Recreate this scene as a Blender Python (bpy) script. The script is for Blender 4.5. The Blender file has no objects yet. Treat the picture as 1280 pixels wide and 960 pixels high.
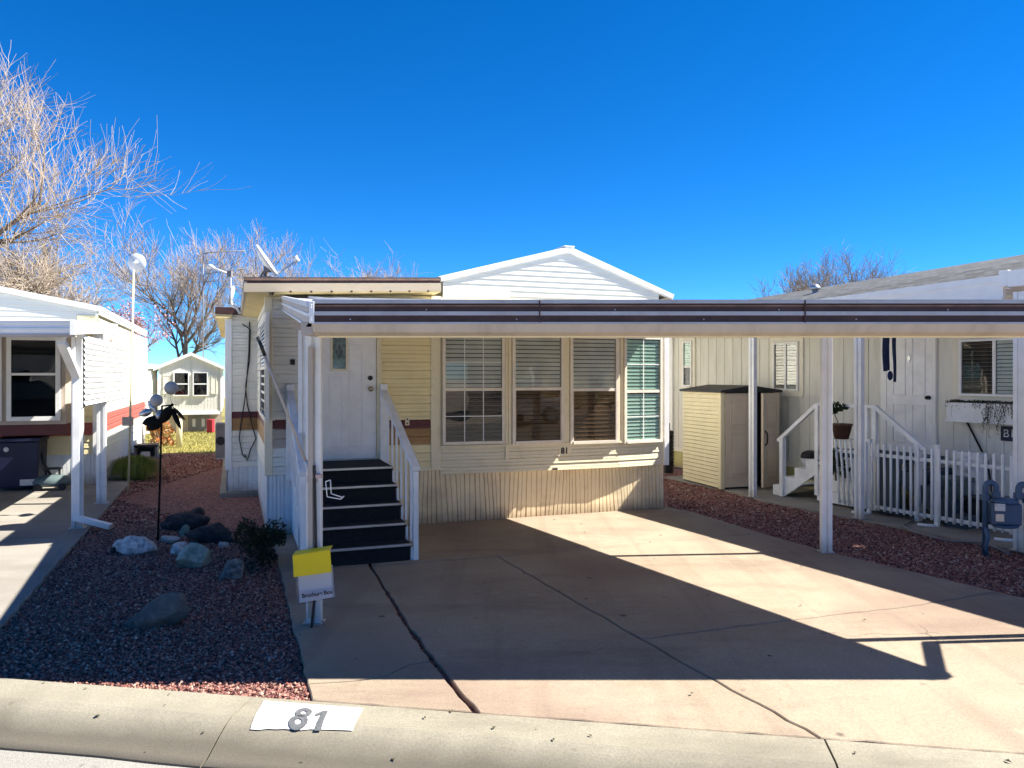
import bpy, bmesh, math, random
from mathutils import Vector, Matrix, noise
R = math.radians
random.seed(81)
scene = bpy.context.scene
COL = scene.collection
# ------------------------------------------------------------------ camera model (measured from the photograph)
FPX, CX, HV, HC = 962.0, 640.0, 470.0, 1.70
def G(u, v, z=0.0):
    Y = FPX*(HC-z)/(v-HV)
    return ((u-CX)/FPX*Y, Y)
def P(u, v, Y):
    return ((u-CX)/FPX*Y, Y, HC-(v-HV)/FPX*Y)
class Frame:
    """a plan frame: local x along a facade, local y going away behind it"""
    def __init__(s, ox, oy, deg):
        s.o = (ox, oy); s.a = R(deg); s.c = math.cos(s.a); s.s = math.sin(s.a)
    def w(s, x, y, z=0.0):
        return (s.o[0]+x*s.c-y*s.s, s.o[1]+x*s.s+y*s.c, z)
    def l(s, X, Y):
        dx, dy = X-s.o[0], Y-s.o[1]
        return (dx*s.c+dy*s.s, -dx*s.s+dy*s.c)
    def at(s, u, v, yl=0.0):
        k = (u-CX)/FPX           # X = k*Y ; local y == yl
        Y = (yl-(s.o[0]*s.s-s.o[1]*s.c))/(-k*s.s+s.c)
        x, _ = s.l(k*Y, Y)
        return (x, HC-(v-HV)/FPX*Y)
    def g(s, u, v, z=0.0):
        return s.l(*G(u, v, z))
# ------------------------------------------------------------------ materials
MATS = {}
def newmat(name):
    m = bpy.data.materials.new(name); m.use_nodes = True
    nt = m.node_tree; b = nt.nodes['Principled BSDF']
    return m, nt, b
def mat(name, col, rough=.6, var=.12, scale=4.0, bump=0.0, bscale=60.0, metal=0.0, spec=.4, dirt=None, dirtamt=.35, dscale=2.2, stretch=(1, 1, 1)):
    m, nt, b = newmat(name); N = nt.nodes; L = nt.links
    tc = N.new('ShaderNodeTexCoord'); mp = N.new('ShaderNodeMapping'); L.new(tc.outputs['Object'], mp.inputs[0])
    mp.inputs['Scale'].default_value = stretch
    n = N.new('ShaderNodeTexNoise'); n.inputs['Scale'].default_value = scale; n.inputs['Detail'].default_value = 6
    L.new(mp.outputs[0], n.inputs['Vector'])
    r = N.new('ShaderNodeValToRGB'); r.color_ramp.elements[0].position = .3; r.color_ramp.elements[1].position = .7
    r.color_ramp.elements[0].color = tuple(max(0, c*(1-var)) for c in col)+(1,)
    r.color_ramp.elements[1].color = tuple(min(1, c*(1+var)) for c in col)+(1,)
    L.new(n.outputs[0], r.inputs[0]); out = r.outputs[0]
    if dirt:
        n2 = N.new('ShaderNodeTexNoise'); n2.inputs['Scale'].default_value = dscale; n2.inputs['Detail'].default_value = 8; n2.inputs['Roughness'].default_value = .7
        L.new(mp.outputs[0], n2.inputs['Vector'])
        r2 = N.new('ShaderNodeValToRGB'); r2.color_ramp.elements[0].position = .48; r2.color_ramp.elements[1].position = .75
        r2.color_ramp.elements[0].color = (0, 0, 0, 1); r2.color_ramp.elements[1].color = (dirtamt,)*3+(1,)
        L.new(n2.outputs[0], r2.inputs[0])
        mx = N.new('ShaderNodeMix'); mx.data_type = 'RGBA'
        L.new(r2.outputs[0], mx.inputs[0]); L.new(out, mx.inputs[6]); mx.inputs[7].default_value = dirt+(1,)
        out = mx.outputs[2]
    L.new(out, b.inputs['Base Color'])
    b.inputs['Roughness'].default_value = rough; b.inputs['Metallic'].default_value = metal; b.inputs['Specular IOR Level'].default_value = spec
    if bump:
        n3 = N.new('ShaderNodeTexNoise'); n3.inputs['Scale'].default_value = bscale; n3.inputs['Detail'].default_value = 4
        L.new(mp.outputs[0], n3.inputs['Vector'])
        bp = N.new('ShaderNodeBump'); bp.inputs['Strength'].default_value = bump; bp.inputs['Distance'].default_value = .01
        L.new(n3.outputs[0], bp.inputs['Height']); L.new(bp.outputs[0], b.inputs['Normal'])
    return m
def glassmat(name, tint, refl=1.0):
    m, nt, b = newmat(name); N = nt.nodes; L = nt.links
    N.remove(b); o = N['Material Output']
    t = N.new('ShaderNodeBsdfTransparent'); t.inputs[0].default_value = tint+(1,)
    g = N.new('ShaderNodeBsdfGlossy'); g.inputs['Roughness'].default_value = .015
    tc = N.new('ShaderNodeTexCoord'); nz = N.new('ShaderNodeTexNoise'); nz.inputs['Scale'].default_value = 1.6
    L.new(tc.outputs['Object'], nz.inputs['Vector'])
    bp = N.new('ShaderNodeBump'); bp.inputs['Strength'].default_value = .12; bp.inputs['Distance'].default_value = .02
    L.new(nz.outputs[0], bp.inputs['Height']); L.new(bp.outputs[0], g.inputs['Normal'])
    f = N.new('ShaderNodeFresnel'); f.inputs[0].default_value = 1.5
    ma = N.new('ShaderNodeMath'); ma.operation = 'MULTIPLY_ADD'; ma.inputs[1].default_value = refl; ma.inputs[2].default_value = .01*refl; ma.use_clamp = True
    L.new(f.outputs[0], ma.inputs[0])
    mx = N.new('ShaderNodeMixShader'); L.new(ma.outputs[0], mx.inputs[0]); L.new(t.outputs[0], mx.inputs[1]); L.new(g.outputs[0], mx.inputs[2])
    L.new(mx.outputs[0], o.inputs[0])
    return m
def islandmat(name, cols, rough=.85, bump=0):
    """every loose stone, twig or leaf of a mesh takes its own tone"""
    m, nt, b = newmat(name); N = nt.nodes; L = nt.links
    ge = N.new('ShaderNodeNewGeometry'); r = N.new('ShaderNodeValToRGB'); cr = r.color_ramp
    while len(cr.elements) < len(cols): cr.elements.new(.5)
    for i, c in enumerate(cols):
        cr.elements[i].position = i/(len(cols)-1); cr.elements[i].color = c+(1,)
    L.new(ge.outputs['Random Per Island'], r.inputs[0]); L.new(r.outputs[0], b.inputs['Base Color'])
    b.inputs['Roughness'].default_value = rough; b.inputs['Specular IOR Level'].default_value = .25
    return m
def concretemat(name, c1, c2, stain, stamt=.5, sx=1.0, bump=.35, tracks=False):
    m, nt, b = newmat(name); N = nt.nodes; L = nt.links
    tc = N.new('ShaderNodeTexCoord')
    def noise(sc, det, ro=.6, vec=None):
        n = N.new('ShaderNodeTexNoise'); n.inputs['Scale'].default_value = sc; n.inputs['Detail'].default_value = det; n.inputs['Roughness'].default_value = ro
        L.new(vec or tc.outputs['Object'], n.inputs['Vector']); return n.outputs[0]
    def ramp(src, p0, p1, a, c):
        r = N.new('ShaderNodeValToRGB'); r.color_ramp.elements[0].position = p0; r.color_ramp.elements[1].position = p1
        r.color_ramp.elements[0].color = a+(1,); r.color_ramp.elements[1].color = c+(1,); L.new(src, r.inputs[0]); return r.outputs[0]
    def mix(f, a, c, mode='MIX'):
        x = N.new('ShaderNodeMix'); x.data_type = 'RGBA'; x.blend_type = mode
        if hasattr(f, 'type') and not isinstance(f, float): L.new(f, x.inputs[0])
        else: x.inputs[0].default_value = f
        for s, i in ((a, 6), (c, 7)):
            if isinstance(s, tuple): x.inputs[i].default_value = s+(1,)
            else: L.new(s, x.inputs[i])
        return x.outputs[2]
    base = ramp(noise(.7, 5), .35, .68, c1, c2)
    fine = ramp(noise(95, 4, .75), .3, .7, (.76, .76, .76), (1.24, 1.24, 1.24))
    base = mix(1.0, base, fine, 'MULTIPLY')
    mp = N.new('ShaderNodeMapping'); L.new(tc.outputs['Object'], mp.inputs[0]); mp.inputs['Scale'].default_value = (.55, 1.5, 1)
    st = ramp(noise(1.1, 9, .68, mp.outputs[0]), .50, .72, (0, 0, 0), (stamt,)*3)
    base = mix(st, base, stain)
    spots = ramp(noise(9, 2, .5), .70, .76, (0, 0, 0), (.45,)*3)
    base = mix(spots, base, tuple(x*.55 for x in c1))
    if tracks:
        m2 = N.new('ShaderNodeMapping'); L.new(tc.outputs['Object'], m2.inputs[0]); m2.inputs['Rotation'].default_value = (0, 0, R(-22)); m2.inputs['Scale'].default_value = (4.2, .28, 1)
        tr = ramp(noise(1.0, 4, .55, m2.outputs[0]), .52, .66, (0, 0, 0), (.22,)*3); base = mix(tr, base, stain)
        big = ramp(noise(.42, 3, .5), .50, .62, (0, 0, 0), (.5,)*3); base = mix(big, base, tuple(x*1.5 for x in stain))
        v = N.new('ShaderNodeTexVoronoi'); v.inputs['Scale'].default_value = 1.7; L.new(tc.outputs['Object'], v.inputs['Vector'])
        nz2 = noise(14, 3, .6); ad = N.new('ShaderNodeMath'); ad.operation = 'MULTIPLY_ADD'; ad.inputs[1].default_value = .06; L.new(nz2, ad.inputs[0]); L.new(v.outputs['Distance'], ad.inputs[2])
        oil = ramp(ad.outputs[0], .055, .085, (.75,)*3, (0, 0, 0)); base = mix(oil, base, (.05, .04, .036))
        vc = N.new('ShaderNodeTexVoronoi'); vc.feature = 'DISTANCE_TO_EDGE'; vc.inputs['Scale'].default_value = .8; dn = N.new('ShaderNodeMix'); dn.data_type = 'VECTOR'; dn.inputs[0].default_value = .12
        nn3 = N.new('ShaderNodeTexNoise'); nn3.inputs['Scale'].default_value = 5; nn3.inputs['Detail'].default_value = 5; L.new(tc.outputs['Object'], nn3.inputs['Vector']); L.new(tc.outputs['Object'], dn.inputs[4]); L.new(nn3.outputs['Color'], dn.inputs[5]); L.new(dn.outputs[1], vc.inputs['Vector'])
        ck = ramp(vc.outputs['Distance'], .0016, .004, (.7,)*3, (0, 0, 0)); ms = ramp(noise(.6, 2, .5), .60, .66, (0, 0, 0), (1, 1, 1)); ckm = mix(1.0, ck, ms, 'MULTIPLY'); base = mix(ckm, base, (.06, .045, .036))
        pale = ramp(noise(2.6, 6, .7), .60, .70, (0, 0, 0), (.35,)*3); base = mix(pale, base, tuple(min(1, x*1.25) for x in c2))
    L.new(base, b.inputs['Base Color']); b.inputs['Roughness'].default_value = .88; b.inputs['Specular IOR Level'].default_value = .25
    bp = N.new('ShaderNodeBump'); bp.inputs['Strength'].default_value = bump; bp.inputs['Distance'].default_value = .004
    L.new(noise(160, 4), bp.inputs['Height']); L.new(bp.outputs[0], b.inputs['Normal'])
    return m
def gravelbed(name, cols, scale=55):
    m, nt, b = newmat(name); N = nt.nodes; L = nt.links
    tc = N.new('ShaderNodeTexCoord'); v = N.new('ShaderNodeTexVoronoi'); v.inputs['Scale'].default_value = scale
    L.new(tc.outputs['Object'], v.inputs['Vector'])
    sep = N.new('ShaderNodeSeparateColor'); L.new(v.outputs['Color'], sep.inputs[0])
    r = N.new('ShaderNodeValToRGB'); cr = r.color_ramp
    while len(cr.elements) < len(cols): cr.elements.new(.5)
    for i, c in enumerate(cols):
        cr.elements[i].position = i/(len(cols)-1); cr.elements[i].color = c+(1,)
    L.new(sep.outputs[0], r.inputs[0]); L.new(r.outputs[0], b.inputs['Base Color'])
    bp = N.new('ShaderNodeBump'); bp.invert = True; bp.inputs['Strength'].default_value = 1; bp.inputs['Distance'].default_value = .02
    L.new(v.outputs['Distance'], bp.inputs['Height']); L.new(bp.outputs[0], b.inputs['Normal'])
    b.inputs['Roughness'].default_value = .9
    return m
M = dict(
 white=mat('white_metal', (.82, .82, .80), .42, .05, 6, dirt=(.42, .38, .32), dirtamt=.3),
 whitewood=mat('white_wood', (.86, .86, .85), .55, .08, 5, dirt=(.35, .33, .30), dirtamt=.4),
 cream=mat('cream_siding', (.80, .71, .48), .5, .07, 2.5, dirt=(.45, .37, .22), dirtamt=.35, stretch=(1, 1, 3)),
 creamlight=mat('pale_siding', (.80, .78, .69), .5, .05, 2.5, dirt=(.5, .46, .36), dirtamt=.3),
 yellow=mat('yellow_siding', (.86, .74, .42), .5, .06, 2.5, dirt=(.5, .40, .2), dirtamt=.3),
 trim=mat('cream_trim', (.82, .74, .53), .5, .07, 5, dirt=(.4, .33, .22), dirtamt=.45, dscale=5),
 maroon=mat('maroon_stripe', (.115, .028, .03), .5, .15, 6),
 tan=mat('tan_stripe', (.36, .20, .075), .5, .12, 6),
 redstripe=mat('red_stripe', (.36, .085, .06), .5, .12, 6),
 skirt=mat('cream_skirting', (.86, .72, .47), .5, .09, 3, dirt=(.38, .27, .17), dirtamt=.5, dscale=1.8),
 skirtwhite=mat('white_skirting', (.76, .78, .78), .5, .06, 3, dirt=(.4, .38, .33), dirtamt=.35),
 gable=mat('white_gable_siding', (.68, .68, .60), .45, .03, 3, dirt=(.6, .58, .48), dirtamt=.25),
 fascia=mat('tan_fascia', (.46, .38, .27), .5, .10, 4, dirt=(.25, .18, .11), dirtamt=.4, dscale=4, stretch=(1, 1, 4)),
 soffit=mat('yellow_soffit', (.66, .52, .24), .6, .08, 4),
 rooftop=mat('aged_roof', (.10, .085, .075), .8, .3, 6, bump=.3),
 rust=mat('rusted_edge', (.20, .12, .085), .7, .3, 12),
 brown=mat('dark_brown_paint', (.052, .022, .017), .42, .25, 7, dirt=(.12, .08, .07), dirtamt=.35, dscale=6),
 taupe=mat('taupe_metal', (.46, .39, .33), .45, .07, 4, dirt=(.25, .20, .16), dirtamt=.3),
 greystripe=mat('greyed_stripe_paint', (.42, .42, .45), .5, .08, 6, dirt=(.22, .19, .17), dirtamt=.45, dscale=5, stretch=(1, 1, .3)),
 beam=mat('cream_beam_paint', (.50, .42, .34), .5, .08, 3, dirt=(.28, .22, .17), dirtamt=.55, dscale=4, stretch=(2, 1, .3)),
 silver=mat('roof_metal', (.66, .67, .68), .38, .06, 5, metal=.3, dirt=(.42, .38, .34), dirtamt=.4),
 steel=mat('galvanised_steel', (.50, .51, .52), .35, .1, 9, metal=.8),
 black=mat('black_plastic', (.015, .015, .017), .5, .2, 9),
 blackcarpet=mat('black_outdoor_carpet', (.014, .015, .018), .95, .5, 60, bump=.6, bscale=250),
 door=mat('white_door_paint', (.86, .86, .86), .45, .05, 4, dirt=(.45, .43, .42), dirtamt=.35, dscale=3),
 doorglass=mat('leaded_glass', (.10, .17, .18), .12, .5, 22, spec=.9),
 interior=mat('dark_interior', (.018, .018, .02), .9, .2, 3),
 blind=mat('grey_green_blind', (.76, .77, .74), .55, .1, 5),
 blinddark=mat('brown_blind', (.52, .43, .35), .6, .1, 5),
 blindpale=mat('pale_blind', (.80, .86, .80), .55, .05, 5),
 winframe=mat('window_frame_cream', (.78, .71, .60), .45, .06, 6, dirt=(.4, .34, .27), dirtamt=.4, dscale=7),
 winwhite=mat('window_frame_white', (.84, .84, .82), .4, .04, 6),
 brass=mat('aged_brass', (.42, .36, .26), .32, .2, 20, metal=.9),
 yellowplastic=mat('bright_yellow_plastic', (.95, .66, .003), .35, .03, 6),
 navy=mat('navy_plastic', (.012, .016, .05), .45, .2, 5),
 navycloth=mat('navy_cloth', (.010, .022, .07), .8, .3, 20),
 label=mat('printed_label', (.62, .60, .56), .5, .2, 60),
 teal=mat('grey_teal_plastic', (.10, .14, .14), .45, .15, 8),
 meter=mat('blue_meter_paint', (.055, .10, .17), .45, .12, 9, dirt=(.03, .05, .08), dirtamt=.4),
 shedside=mat('beige_resin', (.80, .70, .45), .6, .05, 5, bump=.15, bscale=120),
 sheddoor=mat('taupe_resin', (.66, .55, .42), .6, .05, 5, bump=.15, bscale=120),
 beige=mat('beige_board_siding', (.75, .735, .66), .7, .06, 3, bump=.2, bscale=90, stretch=(3, 3, .4), dirt=(.34, .31, .26), dirtamt=.3),
 beigetrim=mat('beige_trim', (.80, .76, .64), .55, .06, 4),
 olive=mat('olive_skirting', (.52, .48, .20), .6, .08, 4),
 terracotta=mat('brown_plant_pot', (.09, .045, .032), .6, .15, 9),
 leaf=islandmat('dark_leaves', [(.020, .035, .014), (.035, .06, .022), (.06, .085, .035)], .55),
 darkleaf=islandmat('shrub_leaves', [(.018, .022, .014), (.030, .040, .020), (.045, .055, .030)], .7),
 tuft=islandmat('tuft_blades', [(.045, .075, .012), (.085, .13, .02), (.16, .20, .03), (.22, .21, .05)], .6),
 flower=islandmat('orange_flowers', [(.55, .16, .06), (.62, .32, .14), (.30, .24, .08), (.65, .45, .33)], .6),
 blossom=islandmat('pink_blossoms', [(.30, .13, .17), (.42, .22, .26), (.50, .32, .34), (.36, .18, .24)], .7),
 bark=mat('grey_brown_bark', (.17, .135, .105), .9, .35, 8, bump=.6, bscale=30),
 twig=islandmat('pale_twigs', [(.26, .20, .15), (.36, .29, .22), (.46, .39, .30), (.32, .24, .19)], .8),
 twigdark=islandmat('grey_twigs', [(.24, .19, .16), (.34, .28, .24), (.44, .38, .33)], .8),
 vine=islandmat('dry_vines', [(.05, .05, .03), (.10, .09, .06), (.16, .14, .10)], .8),
 ironblack=mat('black_iron', (.009, .008, .007), .8, .2, 12, spec=.15),
 ball=mat('grey_enamel_ball', (.40, .385, .36), .7, .08, 12),
 wire=mat('bare_wire', (.30, .30, .29), .4, .1, 9, metal=.6),
 shingle=None, asphalt=None,
 pole=mat('yellowed_pole', (.62, .55, .34), .5, .1, 9),
 dish=mat('satellite_dish_paint', (.66, .67, .68), .45, .05, 7),
 acgrey=mat('air_conditioner_grey', (.20, .19, .19), .5, .1, 5),
 pagepaint=mat('curb_white_paint', (.80, .79, .77), .7, .04, 30, dirt=(.42, .39, .33), dirtamt=.6, dscale=14),
 numpaint=mat('curb_grey_paint', (.105, .11, .115), .75, .25, 45),
 numblack=mat('black_numeral', (.01, .01, .01), .4, .1, 9),
 pinktape=mat('faded_pink_tape', (.62, .42, .38), .6, .1, 9),
 clearplastic=glassmat('frosted_plastic', (.92, .92, .93), .35),
 paper=mat('paper_brochure', (.86, .86, .87), .7, .05, 6),
 glass=glassmat('window_glass', (.92, .93, .92), .55),
 glassdark=glassmat('tinted_window_glass', (.56, .57, .58), .7),
 glasspale=glassmat('pale_window_glass', (.88, .97, .93), .7),
 screen=glassmat('insect_screen_mesh', (.74, .69, .64), .25),
 carblue=mat('dark_blue_car_paint', (.010, .025, .055), .15, .1, 3, spec=.8),
 carwhite=mat('white_car_paint', (.78, .78, .77), .2, .03, 3, spec=.6),
 tyre=mat('rubber_tyre', (.012, .012, .012), .85, .2, 9),
 rubbersign=mat('blue_sign_letters', (.10, .22, .38), .4, .1, 9),
 lawnpost=mat('pale_yellow_post', (.62, .58, .38), .6, .1, 5),
 red=mat('red_plastic', (.34, .02, .03), .5, .1, 5),
 bluegrey=mat('blue_grey_steps', (.075, .10, .125), .8, .2, 8),
)
def rockmat(name, c1, c2, c3, scale=9):
    m, nt, b = newmat(name); N = nt.nodes; L = nt.links
    tc = N.new('ShaderNodeTexCoord'); n = N.new('ShaderNodeTexNoise'); n.inputs['Scale'].default_value = scale; n.inputs['Detail'].default_value = 9; n.inputs['Roughness'].default_value = .75
    L.new(tc.outputs['Object'], n.inputs['Vector'])
    r = N.new('ShaderNodeValToRGB'); cr = r.color_ramp; cr.elements.new(.5)
    for e, p, c in zip(cr.elements, (.36, .5, .64), (c1, c2, c3)): e.position = p; e.color = c+(1,)
    L.new(n.outputs[0], r.inputs[0]); L.new(r.outputs[0], b.inputs['Base Color']); b.inputs['Roughness'].default_value = .85
    bp = N.new('ShaderNodeBump'); bp.inputs['Strength'].default_value = .7; bp.inputs['Distance'].default_value = .03
    L.new(n.outputs[0], bp.inputs['Height']); L.new(bp.outputs[0], b.inputs['Normal'])
    return m
def splash(m, h, col, amt=.7):
    nt = m.node_tree; N = nt.nodes; L = nt.links; b = N['Principled BSDF']; src = b.inputs['Base Color'].links[0].from_socket
    tc = N.new('ShaderNodeTexCoord'); sp = N.new('ShaderNodeSeparateXYZ'); L.new(tc.outputs['Object'], sp.inputs[0])
    n = N.new('ShaderNodeTexNoise'); n.inputs['Scale'].default_value = 7; n.inputs['Detail'].default_value = 8; n.inputs['Roughness'].default_value = .75; L.new(tc.outputs['Object'], n.inputs['Vector'])
    ad = N.new('ShaderNodeMath'); ad.operation = 'MULTIPLY_ADD'; ad.inputs[1].default_value = -h*1.2; L.new(n.outputs[0], ad.inputs[0]); L.new(sp.outputs['Z'], ad.inputs[2])
    r = N.new('ShaderNodeMapRange'); r.inputs['From Min'].default_value = -h*.6; r.inputs['From Max'].default_value = h*.15; r.inputs['To Min'].default_value = amt; r.inputs['To Max'].default_value = 0; L.new(ad.outputs[0], r.inputs['Value'])
    x = N.new('ShaderNodeMix'); x.data_type = 'RGBA'; L.new(r.outputs[0], x.inputs[0]); L.new(src, x.inputs[6]); x.inputs[7].default_value = col+(1,); L.new(x.outputs[2], b.inputs['Base Color'])
splash(M['skirt'], .22, (.26, .17, .11)); splash(M['skirtwhite'], .25, (.30, .22, .16)); splash(M['white'], .18, (.34, .27, .20), .6); splash(M['olive'], .2, (.26, .2, .13))
# ------------------------------------------------------------------ mesh builder
class MB:
    def __init__(s): s.v = []; s.f = []; s.m = []; s.sm = []
    def add(s, vs, fs, mi=0, smooth=False):
        o = len(s.v); s.v += [tuple(p) for p in vs]
        for f in fs: s.f.append(tuple(i+o for i in f)); s.m.append(mi); s.sm.append(smooth)
    def box(s, x0, x1, y0, y1, z0, z1, mi=0):
        if x0 > x1: x0, x1 = x1, x0
        if y0 > y1: y0, y1 = y1, y0
        if z0 > z1: z0, z1 = z1, z0
        s.add([(x0,y0,z0),(x1,y0,z0),(x1,y1,z0),(x0,y1,z0),(x0,y0,z1),(x1,y0,z1),(x1,y1,z1),(x0,y1,z1)],
              [(0,3,2,1),(4,5,6,7),(0,1,5,4),(1,2,6,5),(2,3,7,6),(3,0,4,7)], mi)
    def prism(s, poly, d, mi=0):
        """polygon of 3D points swept by vector d"""
        n = len(poly); a = [Vector(p) for p in poly]; d = Vector(d)
        nrm = Vector((0,0,0))
        for i in range(n): nrm += a[i].cross(a[(i+1) % n])
        if nrm.dot(d) > 0: a.reverse()
        b = [p+d for p in a]
        s.add(a+b, [tuple(range(n)), tuple(range(2*n-1, n-1, -1))]+[(i, i+n, (i+1) % n+n, (i+1) % n) for i in range(n)], mi)
    def bar(s, a, b, w, h, mi=0, up=(0,0,1)):
        """rectangular bar from a to b: w sideways, h along up"""
        a = Vector(a); b = Vector(b); t = (b-a).normalized(); up = Vector(up)
        if abs(t.dot(up)) > .98: up = Vector((0,1,0))
        r = t.cross(up).normalized(); q = r.cross(t).normalized()
        vs = [p+r*i*w/2+q*j*h/2 for p in (a, b) for i, j in ((-1,-1),(1,-1),(1,1),(-1,1))]
        s.add(vs, [(0,1,2,3),(7,6,5,4),(0,4,5,1),(1,5,6,2),(2,6,7,3),(3,7,4,0)], mi)
    def tube(s, pts, r, n=8, mi=0, smooth=True, cap=True):
        pts = [Vector(p) for p in pts]; k = len(pts)
        rs = r if isinstance(r, (list, tuple)) else [r]*k
        o = len(s.v); ref = None
        for i, p in enumerate(pts):
            t = (pts[min(i+1, k-1)]-pts[max(i-1, 0)]).normalized()
            if ref is None: ref = t.orthogonal().normalized()
            q = (ref-t*ref.dot(t))
            q = q.normalized() if q.length > 1e-6 else t.orthogonal().normalized()
            ref = q; w = t.cross(q)
            for j in range(n):
                a = 2*math.pi*j/n
                s.v.append(tuple(p+(q*math.cos(a)+w*math.sin(a))*rs[i]))
        for i in range(k-1):
            for j in range(n):
                s.f.append((o+i*n+j, o+i*n+(j+1) % n, o+(i+1)*n+(j+1) % n, o+(i+1)*n+j)); s.m.append(mi); s.sm.append(smooth)
        if cap:
            s.f.append(tuple(o+j for j in reversed(range(n)))); s.m.append(mi); s.sm.append(False)
            s.f.append(tuple(o+(k-1)*n+j for j in range(n))); s.m.append(mi); s.sm.append(False)
    def lathe(s, prof, c=(0,0,0), n=20, mi=0, axis=None, smooth=True):
        """prof: list of (radius, height); axis: direction vector"""
        ax = Vector(axis).normalized() if axis else Vector((0,0,1)); q = ax.orthogonal().normalized(); w = ax.cross(q); c = Vector(c)
        o = len(s.v); k = len(prof)
        for r, h in prof:
            for j in range(n):
                a = 2*math.pi*j/n
                s.v.append(tuple(c+ax*h+(q*math.cos(a)+w*math.sin(a))*r))
        for i in range(k-1):
            for j in range(n):
                s.f.append((o+i*n+j, o+i*n+(j+1) % n, o+(i+1)*n+(j+1) % n, o+(i+1)*n+j)); s.m.append(mi); s.sm.append(smooth)
        s.f.append(tuple(o+j for j in reversed(range(n)))); s.m.append(mi); s.sm.append(False)
        s.f.append(tuple(o+(k-1)*n+j for j in range(n))); s.m.append(mi); s.sm.append(False)
    def ball(s, c, r, n=14, k=9, mi=0, sc=(1,1,1)):
        prof = []
        o = len(s.v)
        for i in range(k+1):
            t = math.pi*i/k
            for j in range(n):
                a = 2*math.pi*j/n
                s.v.append((c[0]+r*sc[0]*max(math.sin(t), .002)*math.cos(a), c[1]+r*sc[1]*max(math.sin(t), .002)*math.sin(a), c[2]-r*sc[2]*math.cos(t)))
        for i in range(k):
            for j in range(n):
                s.f.append((o+i*n+j, o+i*n+(j+1) % n, o+(i+1)*n+(j+1) % n, o+(i+1)*n+j)); s.m.append(mi); s.sm.append(True)
    def grid(s, fn, nu, nv, mi=0, smooth=True):
        o = len(s.v)
        for i in range(nu+1):
            for j in range(nv+1): s.v.append(tuple(fn(i/nu, j/nv)))
        for i in range(nu):
            for j in range(nv):
                a = o+i*(nv+1)+j
                s.f.append((a, a+nv+1, a+nv+2, a+1)); s.m.append(mi); s.sm.append(smooth)
    def build(s, name, mats, parent=None, bevel=0, loc=None, rot=0):
        me = bpy.data.meshes.new(name); me.from_pydata(s.v, [], s.f)
        if not isinstance(mats, (list, tuple)): mats = [mats]
        for m in mats: me.materials.append(m)
        me.polygons.foreach_set('material_index', s.m); me.polygons.foreach_set('use_smooth', s.sm); me.update()
        o = bpy.data.objects.new(name, me); COL.objects.link(o)
        if parent: o.parent = parent
        if loc: o.location = loc
        if rot: o.rotation_euler.z = rot
        if bevel:
            b = o.modifiers.new('bevel', 'BEVEL'); b.width = bevel; b.segments = 2; b.limit_method = 'ANGLE'
        return o
def tag(o, label=None, cat=None, group=None, kind=None):
    if label: o['label'] = label
    if cat: o['category'] = cat
    if group: o['group'] = group
    if kind: o['kind'] = kind
    return o
def empty(name, loc=(0,0,0), rz=0.0, label=None, cat=None, group=None):
    o = bpy.data.objects.new(name, None); COL.objects.link(o); o.location = loc; o.rotation_euler.z = rz
    o.empty_display_size = .2
    return tag(o, label, cat, group)
def dup(o, parent=None):
    c = o.copy(); COL.objects.link(c)
    if parent: c.parent = parent
    for ch in list(o.children): dup(ch, c)
    return c
def text(name, body, size, m, parent, mtx, thick=.002, bold=.0, ext=None):
    cu = bpy.data.curves.new(name, 'FONT'); cu.body = body; cu.size = size; cu.extrude = thick; cu.offset = bold; cu.align_x = 'CENTER'; cu.align_y = 'CENTER'
    t = bpy.data.objects.new(name, cu); COL.objects.link(t)
    bpy.context.view_layer.update()
    me = bpy.data.meshes.new_from_object(t.evaluated_get(bpy.context.evaluated_depsgraph_get()))
    bpy.data.objects.remove(t); me.transform(mtx); me.materials.clear(); me.materials.append(m); me.name = name
    o = bpy.data.objects.new(name, me); COL.objects.link(o)
    if parent: o.parent = parent
    return o
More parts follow.
